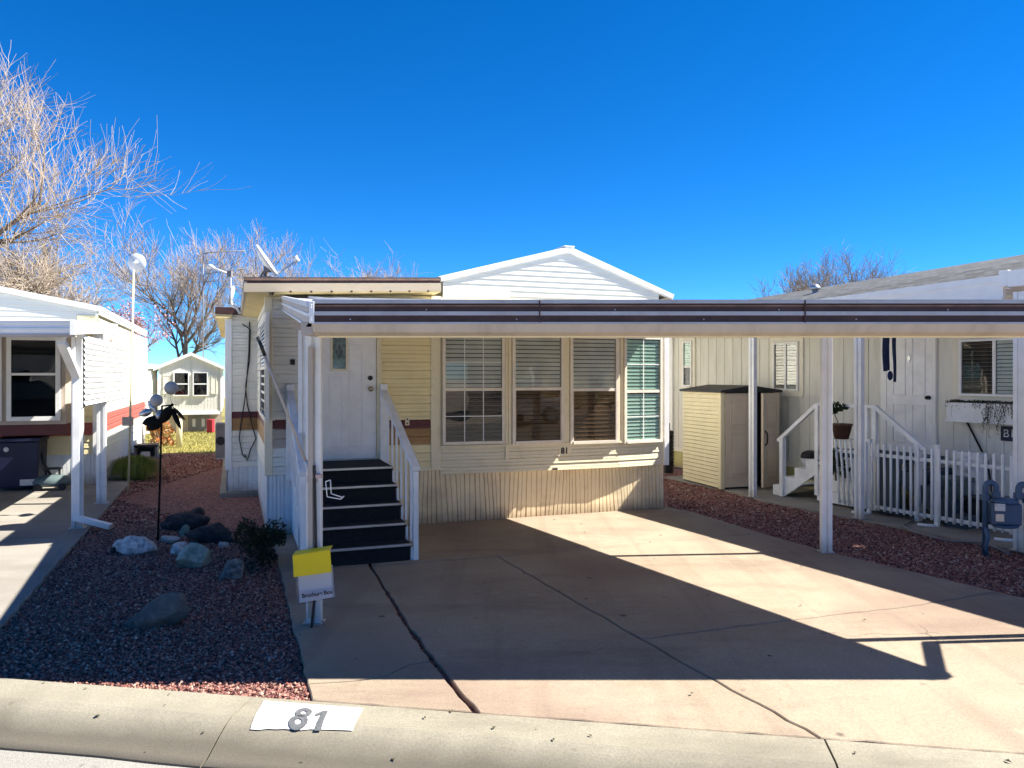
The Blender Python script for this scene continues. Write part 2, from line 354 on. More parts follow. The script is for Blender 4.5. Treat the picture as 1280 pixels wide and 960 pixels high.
# ------------------------------------------------------------------ wall makers (in a parent's local frame)
def lap_wall(mb, p0, p1, z0, z1, h=.1, bands=None, ext=None, mi=0, core=.06, jit=0.0, soft=False):
    """horizontal lap siding from p0 to p1 (outward is to the right of p0->p1); ext(z) gives the 0..1 span at height z"""
    p0 = Vector((p0[0], p0[1], 0)); p1 = Vector((p1[0], p1[1], 0)); d = p1-p0; Ln = d.length; t = d/Ln; nn = Vector((t.y, -t.x, 0))
    n = max(1, round((z1-z0)/h)); hh = (z1-z0)/n
    for i in range(n):
        a = z0+i*hh; b = a+hh
        m = bands(a+hh/2) if bands else mi
        ea = ext(a) if ext else (0, 1); eb = ext(b) if ext else (0, 1)
        if ea[1]-ea[0] < .004 and eb[1]-eb[0] < .004: continue
        j = random.uniform(-jit, jit)
        def q(s, z, o): return p0+t*(s*Ln)+nn*o+Vector((0, 0, z))
        gap = .002 if soft else min(.011, hh*.13); tb = b-gap; ft = (tb-a)/hh; et = tuple(ea[k]+(eb[k]-ea[k])*ft for k in (0, 1))
        oa, ot, oi = .020+j, .011+j, -.006
        vs = [q(ea[0], a, oi), q(ea[1], a, oi), q(ea[0], a, oa), q(ea[1], a, oa), q(et[0], tb, ot), q(et[1], tb, ot), q(et[0], tb, oi), q(et[1], tb, oi), q(eb[0], b, oi), q(eb[1], b, oi)]
        if hh > .07 and not soft:
            e1_ = tuple(ea[k]+(eb[k]-ea[k])*.36 for k in (0, 1)); e2_ = tuple(ea[k]+(eb[k]-ea[k])*.41 for k in (0, 1)); z1_, z2_ = a+hh*.36, a+hh*.41; o1_ = oa-.003
            vs += [q(e1_[0], z1_, o1_), q(e1_[1], z1_, o1_), q(e1_[0], z1_, o1_-.009), q(e1_[1], z1_, o1_-.009), q(e2_[0], z2_, o1_-.009), q(e2_[1], z2_, o1_-.009), q(e2_[0], z2_, o1_), q(e2_[1], z2_, o1_)]
            mb.add(vs, [(0, 1, 3, 2), (2, 3, 11, 10), (10, 11, 13, 12), (12, 13, 15, 14), (14, 15, 17, 16), (16, 17, 5, 4), (4, 5, 7, 6), (6, 7, 9, 8)], m)
        else: mb.add(vs, [(0, 1, 3, 2), (2, 3, 5, 4), (4, 5, 7, 6), (6, 7, 9, 8)], m)
    if core:
        e0 = ext(z0) if ext else (0, 1); e1 = ext(z1) if ext else (0, 1)
        poly = [p0+t*(e0[0]*Ln)+Vector((0,0,z0)), p0+t*(e0[1]*Ln)+Vector((0,0,z0)), p0+t*(e1[1]*Ln)+Vector((0,0,z1)), p0+t*(e1[0]*Ln)+Vector((0,0,z1))]
        if e1[1]-e1[0] < .01: poly = poly[:3]
        mb.prism([p-nn*.008 for p in poly], -nn*core, mi)
def rib_wall(mb, p0, p1, z0, z1, pitch=.1, depth=.012, lean=0.0, mi=0, core=.04, warp=0.0, zt=None):
    """vertical ribbed skirting; zt(s): top height along it"""
    p0 = Vector((p0[0], p0[1], 0)); p1 = Vector((p1[0], p1[1], 0)); d = p1-p0; Ln = d.length; t = d/Ln; nn = Vector((t.y, -t.x, 0))
    xs = []; x = 0.0
    while x < Ln:
        w = pitch*random.uniform(.75, 1.25)
        for f, o in ((0, 0), (.05, -1), (.09, -1), (.14, 0), (.50, 0), (.53, -.6), (.56, -.6), (.59, 0)):
            if x+w*f < Ln: xs.append((x+w*f, o))
        x += w
    xs.append((Ln, 0))
    leans = {}
    rows = 6 if (warp or lean) else 1
    o0 = len(mb.v)
    for k, (x, o) in enumerate(xs):
        ln = lean*math.sin(x*3.1+1)*.6+lean*.5*math.sin(x*11.3)
        for r in range(rows+1):
            f = r/rows; top = zt(x/Ln) if zt else z1; z = z0+(top-z0)*f
            bul = warp*(math.sin(x*5.3+f*3.0)*.6+math.sin(x*13+f*7)*.4)*math.sin(f*math.pi)
            xx = min(max(x+ln*(f-.5)*math.sin(math.pi*min(1, min(x, Ln-x)/.15)*.5), 0), Ln)
            mb.v.append(tuple(p0+t*xx+nn*(.012+o*depth+bul)+Vector((0,0,z))))
    for k in range(len(xs)-1):
        for r in range(rows):
            a = o0+k*(rows+1)+r; b = a+rows+1
            mb.f.append((a, b, b+1, a+1)); mb.m.append(mi); mb.sm.append(False)
    if core:
        a = p0-nn*.012; b = p1-nn*.012
        mb.prism([a+Vector((0,0,z0)), b+Vector((0,0,z0)), b+Vector((0,0,(zt(1) if zt else z1))), a+Vector((0,0,(zt(0) if zt else z1)))], -nn*core, mi)
def window(par, p0, p1, z0, z1, fmat, gl_up, gl_lo, bl_up, bl_lo, fw=.045, mid=.5, mun=None, horiz=True, name='window', screen=False, prot=.055, pitch=.045, munlow=True, cover=.0):
    """sash window lying on a wall line p0->p1 (outward to the right); mid: height share of the meeting rail, or of the upright when horiz is False"""
    p0 = Vector((p0[0], p0[1], 0)); p1 = Vector((p1[0], p1[1], 0)); d = p1-p0; W = d.length; t = d/W; nn = Vector((t.y, -t.x, 0))
    def q(x, o, z): return p0+t*x+nn*o+Vector((0,0,z))
    def bx(mb, x0, x1, o0, o1, za, zb, mi=0):
        mb.add([q(x,o,z) for z in (za, zb) for x, o in ((x0,o0),(x1,o0),(x1,o1),(x0,o1))],
               [(0,1,2,3),(7,6,5,4),(0,4,5,1),(1,5,6,2),(2,6,7,3),(3,7,4,0)], mi)
    f = MB()
    bx(f, 0, fw, .004, prot, z0, z1); bx(f, W-fw, W, .004, prot, z0, z1)
    bx(f, fw, W-fw, .004, prot-.002, z1-fw, z1); bx(f, fw, W-fw, .004, prot+.012, z0, z0+fw)
    if horiz:
        zm = z0+(z1-z0)*mid; bx(f, fw, W-fw, .030, prot-.006, zm-.018, zm+.018)
        areas = [(fw, W-fw, zm+.018, z1-fw), (fw, W-fw, z0+fw, zm-.018)]
    else:
        xm = W*mid; bx(f, xm-.018, xm+.018, .030, prot-.006, z0+fw, z1-fw)
        areas = [(xm+.018, W-fw, z0+fw, z1-fw), (fw, xm-.018, z0+fw, z1-fw)]
    bx(f, fw*.5, W-fw*.5, .0165, .0185, z0+fw*.5, z1-fw*.5, 1)
    w = f.build(name, [fmat, M['interior']], par)
    for k, (x0, x1, za, zb) in enumerate(areas):
        low = k == 1
        g = MB(); o = prot-.016 if not low else prot-.022
        g.add([q(x0-.004,o,za-.004), q(x1+.004,o,za-.004), q(x1+.004,o,zb+.004), q(x0-.004,o,zb+.004)], [(0,1,2,3)])
        g.add([q(x0-.004,o-.003,za-.004), q(x1+.004,o-.003,za-.004), q(x1+.004,o-.003,zb+.004), q(x0-.004,o-.003,zb+.004)], [(3,2,1,0)])
        gm = gl_lo if low else gl_up
        g.build('pane', gm, w)
        bm = bl_lo if low else bl_up
        if bm:
            b = MB(); z = za+pitch/2
            while z < zb:
                # a tilted slat with real thickness
                o0, o1, dz = .021, .021+.011, -.38*pitch
                vs = [q(x0+.006,o0,z-dz), q(x1-.006,o0,z-dz), q(x1-.006,o1,z+dz), q(x0+.006,o1,z+dz)]
                vs += [p+Vector((0,0,.0025)) for p in vs]
                b.add(vs, [(0,1,2,3),(7,6,5,4),(0,4,5,1),(1,5,6,2),(2,6,7,3),(3,7,4,0)])
                z += pitch
            b.build('blind', bm, w)
        if screen and low:
            s = MB(); bx(s, x0-.006, x0+.012, prot-.016, prot-.010, za, zb); bx(s, x1-.012, x1+.006, prot-.016, prot-.010, za, zb)
            bx(s, x0, x1, prot-.013, prot-.011, za, zb, 1)
            s.build('insect_screen', [M['taupe'], M['screen']], w)
        if mun and (not low or munlow):
            nx, nz = mun; s = MB()
            for i in range(1, nx):
                x = x0+(x1-x0)*i/nx; bx(s, x-.005, x+.005, prot-.015, prot-.009, za, zb)
            for i in range(1, nz):
                z = za+(zb-za)*i/nz; bx(s, x0, x1, prot-.0155, prot-.0095, z-.005, z+.005)
            s.build('muntin', M['winwhite'], w)
    return w
# ================================================================== SETTING
HF = Frame(-2.62, 8.26, 20.0)          # the home: x along its front, y behind it
CF = Frame(-2.94, 4.36, -9.6)          # the kerb: x along it, y<0 towards the road
M['concrete'] = concretemat('driveway_concrete', (.272, .216, .155), (.352, .288, .212), (.13, .085, .068), .55, tracks=True)
M['walk'] = concretemat('patio_concrete', (.23, .21, .18), (.30, .275, .235), (.13, .112, .09), .5)
M['curb'] = concretemat('kerb_concrete', (.225, .205, .155), (.30, .275, .212), (.12, .105, .08), .55)
def gutterdirt(m):
    nt = m.node_tree; N = nt.nodes; L = nt.links; b = N['Principled BSDF']; src = b.inputs['Base Color'].links[0].from_socket
    tc = N.new('ShaderNodeTexCoord'); sp = N.new('ShaderNodeSeparateXYZ'); L.new(tc.outputs['Object'], sp.inputs[0])
    nz_ = N.new('ShaderNodeTexNoise'); nz_.inputs['Scale'].default_value = 2.5; nz_.inputs['Detail'].default_value = 8; L.new(tc.outputs['Object'], nz_.inputs['Vector'])
    ad = N.new('ShaderNodeMath'); ad.operation = 'MULTIPLY_ADD'; ad.inputs[1].default_value = .09; L.new(nz_.outputs[0], ad.inputs[0]); L.new(sp.outputs['Z'], ad.inputs[2])
    r = N.new('ShaderNodeMapRange'); r.inputs['From Min'].default_value = -.03; r.inputs['From Max'].default_value = .05; r.inputs['To Min'].default_value = .78; r.inputs['To Max'].default_value = 0; L.new(ad.outputs[0], r.inputs['Value'])
    x = N.new('ShaderNodeMix'); x.data_type = 'RGBA'; L.new(r.outputs[0], x.inputs[0]); L.new(src, x.inputs[6]); x.inputs[7].default_value = (.085, .072, .056, 1); L.new(x.outputs[2], b.inputs['Base Color'])
gutterdirt(M['curb'])
M['gravelbed'] = gravelbed('red_gravel_bed', [(.06, .022, .022), (.17, .055, .048), (.28, .12, .10), (.38, .20, .165)], 50)
M['stones'] = islandmat('red_gravel_stones', [(.05, .026, .024), (.19, .066, .054), (.33, .15, .115), (.42, .24, .18), (.12, .046, .04), (.55, .41, .32)], .9)
M['dirt'] = mat('bare_earth', (.44, .37, .29), .95, .3, 3, bump=.5)
M['asphalt'] = concretemat('worn_asphalt', (.22, .212, .19), (.30, .285, .255), (.13, .125, .112), .4, bump=1.0)
M['lawn'] = mat('winter_lawn', (.22, .20, .05), .95, .3, 1.2, bump=.6, bscale=80, dirt=(.36, .30, .12), dirtamt=.6)
M['grass'] = islandmat('winter_grass', [(.22, .21, .05), (.34, .30, .09), (.42, .36, .14), (.26, .25, .06)], .8)
def sheet(name, pts, z, m):
    b = MB(); b.add([(x, y, z) for x, y in pts], [tuple(range(len(pts)))]); return tag(b.build(name, m), kind='structure')
sheet('ground', [(-400, -400), (400, -400), (400, 400), (-400, 400)], -.22, M['dirt'])
c = lambda x, y: CF.w(x, y)[:2]
sheet('yard', [c(-40, -.02), c(60, -.02), (60, 17.2), (-40, 17.2)], -.032, M['gravelbed'])
sheet('lawn', [(-40, 17.2), (60, 17.2), (60, 60), (-40, 60)], -.026, M['lawn'])
def roadfn(s, t): x, y = CF.w(-50+110*s, -.47-11*t)[:2]; return (x, y, -.128+.012*math.sin(t*3.1))
rb = MB(); rb.grid(roadfn, 40, 10); tag(rb.build('road', M['asphalt']), kind='structure')
# rolled kerb in two lengths with a saw-cut joint between
def kerb_piece(b, xa, xb):
    prof = [(0, -.012), (-.025, .004), (-.24, .000), (-.30, -.016), (-.36, -.045), (-.42, -.082), (-.46, -.106), (-.51, -.118), (-.51, -.20), (0, -.20)]
    n = max(2, int((xb-xa)/.25)); o = len(b.v)
    for i in range(n+1):
        x = xa+(xb-xa)*i/n
        for j, (y, z) in enumerate(prof):
            yy = y+(.006*math.sin(x*7+j)+.004*math.sin(x*23) if y < -.4 else 0)
            b.v.append(CF.w(x, yy, z))
    k = len(prof)
    for i in range(n):
        for j in range(k):
            b.f.append((o+i*k+j, o+i*k+(j+1) % k, o+(i+1)*k+(j+1) % k, o+(i+1)*k+j)); b.m.append(0); b.sm.append(2 < j < 7)
    e = len(b.v); b.v += b.v[o:o+k]+b.v[o+n*k:o+n*k+k]
    b.f.append(tuple(e+j for j in range(k))); b.m.append(0); b.sm.append(False)
    b.f.append(tuple(e+k+j for j in reversed(range(k)))); b.m.append(0); b.sm.append(False)
jx = [CF.g(278, 912, -.03)[0], CF.g(1035, 942, -.03)[0]]
kb = MB(); xs = [-40, jx[0]-3.1, jx[0], jx[1], jx[1]+3.1, 50]
for a, b_ in zip(xs, xs[1:]): kerb_piece(kb, a+.005, b_-.005)
tag(kb.build('kerb', M['curb']), kind='structure')
# concrete slabs with open joints
def hsh(x, y): v = math.sin(x*127.1+y*311.7)*43758.5453; return v-math.floor(v)
def jag(poly, amp=.006, step=.10):
    out = []
    for (a, b) in zip(poly, poly[1:]+poly[:1]):
        out.append(a); L_ = math.dist(a, b); n = int(L_/step)
        if n < 2: continue
        sw = a > b; p, q = (b, a) if sw else (a, b); seq = []
        for i in range(1, n):
            f = i/n; x = p[0]+(q[0]-p[0])*f; y = p[1]+(q[1]-p[1])*f; s = (hsh(round(x, 3), round(y, 3))-.5)*2*amp
            nx, ny = -(q[1]-p[1])/L_, (q[0]-p[0])/L_; seq.append((x+nx*s, y+ny*s))
        out += seq[::-1] if sw else seq
    return out
def inset(poly, d):
    area = sum(a[0]*b[1]-b[0]*a[1] for a, b in zip(poly, poly[1:]+poly[:1]))
    sg = 1 if area > 0 else -1; out = []; n = len(poly)
    for i in range(n):
        p0, p1, p2 = Vector(poly[i-1]), Vector(poly[i]), Vector(poly[(i+1) % n])
        d1 = (p1-p0).normalized(); d2 = (p2-p1).normalized()
        n1 = Vector((-d1.y, d1.x))*sg; n2 = Vector((-d2.y, d2.x))*sg
        m = n1+n2; m = m/max(.35, m.length_squared/2) if m.length > 1e-4 else n1
        out.append(tuple(p1+m*d*.5*2/1 if False else p1+m*d))
    return out
def slab(b, poly, z=0.0, d=.0045, amp=.009):
    q = inset(jag(poly, amp), d)
    n = len(q)
    area = sum(a[0]*b_[1]-b_[0]*a[1] for a, b_ in zip(q, q[1:]+q[:1]))
    if area < 0: q.reverse()
    e = inset(q, .006)
    b.add([(x, y, -.12) for x, y in q]+[(x, y, z-.005) for x, y in q]+[(x, y, z) for x, y in e],
          [tuple(range(3*n-n, 3*n))]+[(i, (i+1) % n, n+(i+1) % n, n+i) for i in range(n)]+[(n+i, n+(i+1) % n, 2*n+(i+1) % n, 2*n+i) for i in range(n)])
g = lambda u, v: G(u, v)
hw = lambda x, y: HF.w(x, y)[:2]
J1 = [g(463, 706), g(507, 778), g(541, 826), g(596, 890.5)]
J1a = [g(461, 706), g(504, 778), g(538, 826), g(592, 890)]
J1b = [g(464, 706), g(509, 778), g(545, 826), g(600, 891)]
K1 = [g(623, 695), g(730, 686), g(952, 666)]
J2 = [g(623, 695), g(802, 798), g(899, 852)]; J2e = g(1032, 925)
e0, e1 = g(1039, 690), g(1280, 746)
def meet(p, q, o, dx, dy):
    ax, ay = q[0]-p[0], q[1]-p[1]; den = ax*dy-ay*dx; t = ((o[0]-p[0])*dy-(o[1]-p[1])*dx)/den
    return (p[0]+ax*t, p[1]+ay*t)
c0 = c(0, .006); cd = (CF.c, CF.s)
onc = lambda p, q: meet(p, q, c0, *cd)
leftA, leftB = g(341, 676), g(388, 868)
lc = onc(leftA, leftB); j1c = onc(J1a[2], J1a[3]); j1cb = onc(J1b[2], J1b[3]); j2c = onc(J2[2], J2e); rc = onc(e0, e1)
crack = [J1a[2], g(513, 830), g(481, 845), g(436, 851), g(384, 854)]
db = MB()
slab(db, [leftA, crack[4], crack[3], crack[2], crack[1], J1a[2], J1a[1], J1a[0], hw(1.0, .03), hw(-.06, .03)], 0, .003)
slab(db, [crack[4], lc, j1c, J1a[2], crack[1], crack[2], crack[3]], -.003, .003)
slab(db, [J1b[0], J1b[1], J1b[2], j1cb, j2c, J2[2], J2[1], J2[0]], -.006)
slab(db, [J1b[0], J2[0], K1[1], K1[2], g(867, 640), hw(4.95, .03), hw(1.02, .03)], 0)
K2 = [g(802, 798), g(956, 778), g(1136, 757), g(1247, 739)]
slab(db, [J2[0], J2[1], K2[1], K2[2], K2[3], e0, K1[2], K1[1]], -.002)
slab(db, [J2[1], J2[2], j2c, rc, K2[3], K2[2], K2[1]], -.004)
tag(db.build('driveway', M['concrete']), kind='structure')
# neighbour's slab beyond the left gravel and the strip of patio beyond the right gravel
sl0, sl1 = g(0, 785), g(165, 600); slc = onc(sl1, sl0)
sb = MB()
mid_ = lambda p, q, f: (p[0]+(q[0]-p[0])*f, p[1]+(q[1]-p[1])*f)
s_m = mid_(slc, sl1, .45); dxl = 9.0
slab(sb, [slc, s_m, (s_m[0]-dxl, s_m[1]+.3), onc((slc[0]-dxl, 3), (slc[0]-dxl, 5))], 0)
slab(sb, [s_m, sl1, (sl1[0]-.2, sl1[1]+.6), (sl1[0]-dxl, sl1[1]+1.2), (s_m[0]-dxl, s_m[1]+.3)], 0)
tag(sb.build('neighbour_patio', M['walk']), kind='structure')
pb = MB()
q = [g(829, 596), g(905, 612), g(960, 627), g(1070, 648)]; qe = g(1271, 688)
qn = (qe[0]+.9*(qe[0]-q[3][0]), qe[1]+.9*(qe[1]-q[3][1]))
off = lambda p, k: (p[0]+.894*k, p[1]+.447*k)
slab(pb, [q[0], q[1], q[2], off(q[2], 2.2), off(q[0], 2.2)], .0)
slab(pb, [q[2], q[3], qe, off(qe, 2.2), off(q[2], 2.2)], .0)
slab(pb, [qe, qn, off(qn, 2.2), off(qe, 2.2)], .0)
tag(pb.build('side_path', M['walk']), kind='structure')
# loose gravel stones
def inside(p, poly):
    r = False; n = len(poly)
    for i in range(n):
        a, b = poly[i], poly[i-1]
        if (a[1] > p[1]) != (b[1] > p[1]) and p[0] < (b[0]-a[0])*(p[1]-a[1])/(b[1]-a[1])+a[0]: r = not r
    return r
def stones(name, poly, zones):
    vs = []; fs = []; rr = random.Random(7)
    for (ya, yb, dens, s0, s1) in zones:
        pts = [p for p in poly]; xa = min(p[0] for p in pts); xb = max(p[0] for p in pts)
        for _ in range(int((xb-xa)*(yb-ya)*dens)):
            x = rr.uniform(xa, xb); y = rr.uniform(ya, yb)
            if not inside((x, y), poly):
                continue
            stray = rr.random() < .004
            if stray: x += rr.uniform(-.25, .25); y += rr.uniform(-.12, .05)
            s = (s0+(s1-s0)*1.5*rr.random()**2.2)*.5; a = rr.uniform(0, 6.28); ca, sa = math.cos(a), math.sin(a); e = rr.uniform(.6, 1.0); h = s*rr.uniform(.5, .9); z = (.0 if stray and not inside((x, y), poly) else -.03)+h*.3+rr.uniform(0, .008)
            tx, ty = rr.uniform(-.5, .5)*h, rr.uniform(-.5, .5)*h
            o = len(vs)
            for px, py, pz in ((s, 0, tx), (0, s*e, ty), (-s, s*.2, -tx), (0, -s*e, -ty), (s*.25*ca, s*.2*sa, h), (0, 0, -h*.5)):
                vs.append((x+px*ca-py*sa, y+px*sa+py*ca, z+pz))
            fs += [(o, o+1, o+4), (o+1, o+2, o+4), (o+2, o+3, o+4), (o+3, o, o+4), (o+1, o, o+5), (o+3, o+2, o+5), (o+2, o+1, o+5), (o, o+3, o+5)]
    me = bpy.data.meshes.new(name); me.from_pydata(vs, [], fs); me.materials.append(M['stones'])
    o = bpy.data.objects.new(name, me); COL.objects.link(o); return o
polyL = [slc, sl1, (-7.2, 14.0), (-7.8, 17.0), (-5.5, 17.0), hw(-1.9, 3.4), hw(-.05, .0), leftA, leftB, lc]
tag(stones('gravel', polyL, [(3.9, 6.2, 4600, .010, .024), (6.2, 9.0, 2400, .014, .028), (9.0, 17.0, 650, .025, .045)]), 'reddish gravel spread between the two driveways', 'gravel', kind='stuff')
polyR = [hw(4.95, .0), g(867, 640), e0, e1, rc, onc(qe, qn), qe, q[3], q[2], q[1], q[0]]
tag(stones('gravel', polyR, [(3.0, 6.0, 600, .02, .035), (6.0, 9.0, 1800, .014, .030), (9.0, 13.5, 800, .022, .04)]), 'dark red gravel strip along the right side of the driveway', 'gravel', kind='stuff')
def blades(name, n, fx, h, w, m):
    vs = []; fs = []; rr = random.Random(3)
    for _ in range(n):
        x, y = fx(rr); a = rr.uniform(0, 6.28); hh = h*rr.uniform(.5, 1.2); dx, dy = math.cos(a)*w, math.sin(a)*w; lx, ly = rr.uniform(-.5, .5)*hh, rr.uniform(-.5, .5)*hh
        o = len(vs); vs += [(x-dx, y-dy, -.026), (x+dx, y+dy, -.026), (x+lx, y+ly, hh-.026)]; fs.append((o, o+1, o+2))
    me = bpy.data.meshes.new(name); me.from_pydata(vs, [], fs); me.materials.append(m); o = bpy.data.objects.new(name, me); COL.objects.link(o); return o
tag(blades('grass', 15000, lambda r: (r.uniform(-11, -6), r.uniform(17.2, 24)), .06, .008, M['grass']), 'yellow green winter grass beyond the gravel', 'grass', kind='stuff')

# painted number on the kerb
pn = empty('painted_house_number', CF.w(*CF.g(385, 892), .005), CF.a, 'white painted panel with stencilled grey 81 on the kerb', 'painted number')
def cl(u, v): x, y = CF.g(u, v, .004); a, b = CF.g(385, 892); return (x-a, y-b)
quad = [cl(330, 877), cl(454, 886.5), cl(441, 910.5), cl(313, 905)]
edge = []; rr = random.Random(5)
for i in range(13):
    f = i/12; edge.append((quad[2][0]+(quad[3][0]-quad[2][0])*f, quad[2][1]+(quad[3][1]-quad[2][1])*f+rr.uniform(-.0035, .0035)*(0 if i in (0, 12) else 1)))
def kz(y):   # height of the kerb profile under a painted point
    yy = y+CF.g(385, 892)[1]
    pr = [(-.025, .004), (-.24, .000), (-.30, -.016), (-.36, -.045), (-.42, -.082)]
    if yy > -.025: return .004
    for (a, za), (b, zb) in zip(pr, pr[1:]):
        if yy >= b: return za+(zb-za)*(yy-a)/(b-a)
    return -.085
pm = MB()
top = [(quad[1][0]+(quad[0][0]-quad[1][0])*i/12, quad[1][1]+(quad[0][1]-quad[1][1])*i/12) for i in range(13)]
pm.grid(lambda s, t: (top[round(s*12)][0]*(1-t)+edge[round(s*12)][0]*t, top[round(s*12)][1]*(1-t)+edge[round(s*12)][1]*t, kz(top[round(s*12)][1]*(1-t)+edge[round(s*12)][1]*t)+.006-.005), 12, 30)
pm.build('panel', M['pagepaint'], pn)
def numeral(quads):
    mb = MB()
    for qd in quads:
        c4 = [cl(*p) for p in qd]; n_ = 6
        def fn(a, e, c4=c4):
            x = (c4[0][0]*(1-a)+c4[1][0]*a)*(1-e)+(c4[3][0]*(1-a)+c4[2][0]*a)*e; y = (c4[0][1]*(1-a)+c4[1][1]*a)*(1-e)+(c4[3][1]*(1-a)+c4[2][1]*a)*e
            return (x, y, kz(y)+.0055)
        mb.grid(fn, 3, 8)
    return mb.build('numeral', M['numpaint'], pn)
rings = []
for (uc, vc, ru, rv) in ((379.6, 892.3, 10.6, 5.6), (372.8, 902.0, 12.2, 6.5)):
    k = 22
    for q_ in range(k):
        a0, a1 = 2*math.pi*q_/k, 2*math.pi*(q_+1)/k
        pt_ = lambda a, f: (uc+ru*f*math.cos(a)-.55*rv*f*math.sin(a)*.55, vc+rv*f*math.sin(a))
        rings.append((pt_(a0, 1), pt_(a1, 1), pt_(a1, .34), pt_(a0, .34)))
numeral(rings)
numeral([((403.6, 890.3), (410.4, 890.3), (401.3, 909.9), (392.6, 909.7)), ((394.6, 893.6), (403.6, 890.3), (402.4, 894.6), (393.2, 896.9))])
# ================================================================== THE HOME
F = HF
home = empty('mobile_home', (F.o[0], F.o[1], 0), F.a, 'cream clad mobile home with white gable and bay window, number 81 below its windows', 'mobile home')
def fx(u, v=500, y=0.0): return F.at(u, v, y)[0]
def fz(u, v, y=0.0): return F.at(u, v, y)[1]
W = fx(829); zs = fz(505, 587)                       # facade width, bottom of siding
xd0, xd1 = fx(387), fx(470); xt = fx(476); xp0, xp1 = fx(538), fx(550)
ztop = 2.62
stripes = lambda z: 1 if fz(505, 532) < z < fz(505, 521) else 2 if fz(505, 553) < z <= fz(505, 532) else 0
b = MB(); lap_wall(b, (0.04, 0), (xd0-.03, 0), zs, ztop, .098, stripes, jit=.001)
b.build('front_wall', [M['creamlight'], M['maroon'], M['taupe']], home)
b = MB(); lap_wall(b, (xt, 0), (xp0, 0), zs, ztop, .095, stripes, jit=.001)
b.build('front_wall', [M['yellow'], M['maroon'], M['tan']], home)
b = MB(); lap_wall(b, (xd0-.05, 0.02), (xt+.02, 0.02), 2.0, ztop, .1); lap_wall(b, (xp1, .03), (W, .03), zs, ztop, .1)
b.build('front_wall', [M['cream']], home)
# corner boards and trims
b = MB(); b.box(-.035, .045, -.035, .05, zs, ztop); b.build('corner_trim', M['trim'], home, .004)
b = MB(); b.box(xp0, xp1, -.03, .02, zs-.02, ztop); b.build('corner_trim', M['trim'], home, .004)
b = MB(); b.box(W-.015, W+.055, -.055, .05, fz(828, 581), ztop); b.build('corner_trim', M['winwhite'], home, .004)
# skirting, bleached and buckled
b = MB(); rib_wall(b, (0.0, .0), (fx(385), .0), .0, zs-.005, .10, .012); b.build('skirting', M['skirtwhite'], home)
b = MB(); rib_wall(b, (1.0, .01), (W, .01), .0, zs-.01, .105, .016, lean=.05, warp=.006, zt=lambda s: zs-.012+.0*s); b.build('skirting', M['skirt'], home)
b = MB(); b.bar((1.0, -.012, zs-.006), (xp1+.1, -.012, zs-.006), .03, .03); b.build('skirting_rail', M['trim'], home)
# doors
dz0, dz1 = .785, 2.16
b = MB(); b.box(xd0-.045, xd0, -.03, .02, dz0-.03, dz1+.06); b.box(xd1+.004, xt+.002, -.034, .02, dz0-.03, dz1+.06); b.box(xd0, xd1+.004, -.031, .02, dz1+.005, dz1+.06); b.box(xd0, xd1+.004, -.05, .02, dz0-.035, dz0-.002, 1)
b.build('door_frame', [M['trim'], M['steel']], home, .003)
door = MB(); door.box(xd0+.002, xd1, -.012, .018, dz0, dz1)
def panel(mb, x0, x1, z0, z1, y=-.012):
    for (a0, a1, c0_, c1_) in ((x0, x1, z0, z0+.014), (x0, x1, z1-.014, z1), (x0, x0+.014, z0+.014, z1-.014), (x1-.014, x1, z0+.014, z1-.014)):
        mb.box(a0, a1, y-.008, y+.001, c0_, c1_)
gx0, gx1 = fx(415.5), fx(432); gz0, gz1 = fz(424, 461), fz(424, 419)
panel(door, fx(411), fx(428.5), dz0+.13, fz(424, 470)); panel(door, fx(436), fx(453), dz0+.13, 2.05); panel(door, fx(394), fx(405), dz0+.13, 2.05)
dm = door.build('door', M['door'], home, .003)
b = MB(); b.box(gx0-.022, gx1+.022, -.024, -.011, gz0-.022, gz0); b.box(gx0-.022, gx1+.022, -.024, -.011, gz1, gz1+.022); b.box(gx0-.022, gx0, -.024, -.011, gz0, gz1); b.box(gx1, gx1+.022, -.024, -.011, gz0, gz1)
b.build('glass_frame', M['trim'], dm, .003)
b = MB(); b.box(gx0, gx1, -.0165, -.0105, gz0, gz1); b.build('door_glass', M['doorglass'], dm)
b = MB(); cx_, cz_ = (gx0+gx1)/2, (gz0+gz1)/2
for dx, dz in ((0, .05), (0, -.05), (.028, 0), (-.028, 0)): b.prism([(cx_+dx-.014, -.0185, cz_+dz), (cx_+dx, -.0185, cz_+dz-.035), (cx_+dx+.014, -.0185, cz_+dz), (cx_+dx, -.0185, cz_+dz+.035)], (0, .003, 0))
b.build('glass_motif', M['bluegrey'], dm)
kx = fx(462.5)
b = MB(); b.lathe([(.026, 0), (.026, .008), (.012, .014), (.012, .03), (.026, .036), (.029, .05), (.018, .062), (.002, .064)], (kx, -.012, fz(462, 486)), 16, axis=(0, -1, 0)); b.build('door_knob', M['brass'], dm)
b = MB(); b.lathe([(.027, 0), (.027, .014), (.015, .02), (.004, .021)], (kx, -.012, fz(462, 472.5)), 16, axis=(0, -1, 0)); b.build('deadbolt', M['black'], dm)
b = MB(); b.box(fx(506), fx(511), -.028, -.012, fz(508, 531.5), fz(508, 521)); b.box(fx(507.6), fx(509.4), -.031, -.027, fz(508, 525), fz(508, 523), 1); b.box(fx(507.6), fx(509.4), -.031, -.027, fz(508, 530), fz(508, 528), 1)
b.build('outlet_cover', [M['trim'], M['black']], home, .002)
b = MB(); b.box(fx(362.5), fx(368.5), -.04, -.012, fz(365, 456), fz(365, 449)); b.build('porch_switch', M['black'], home, .003)
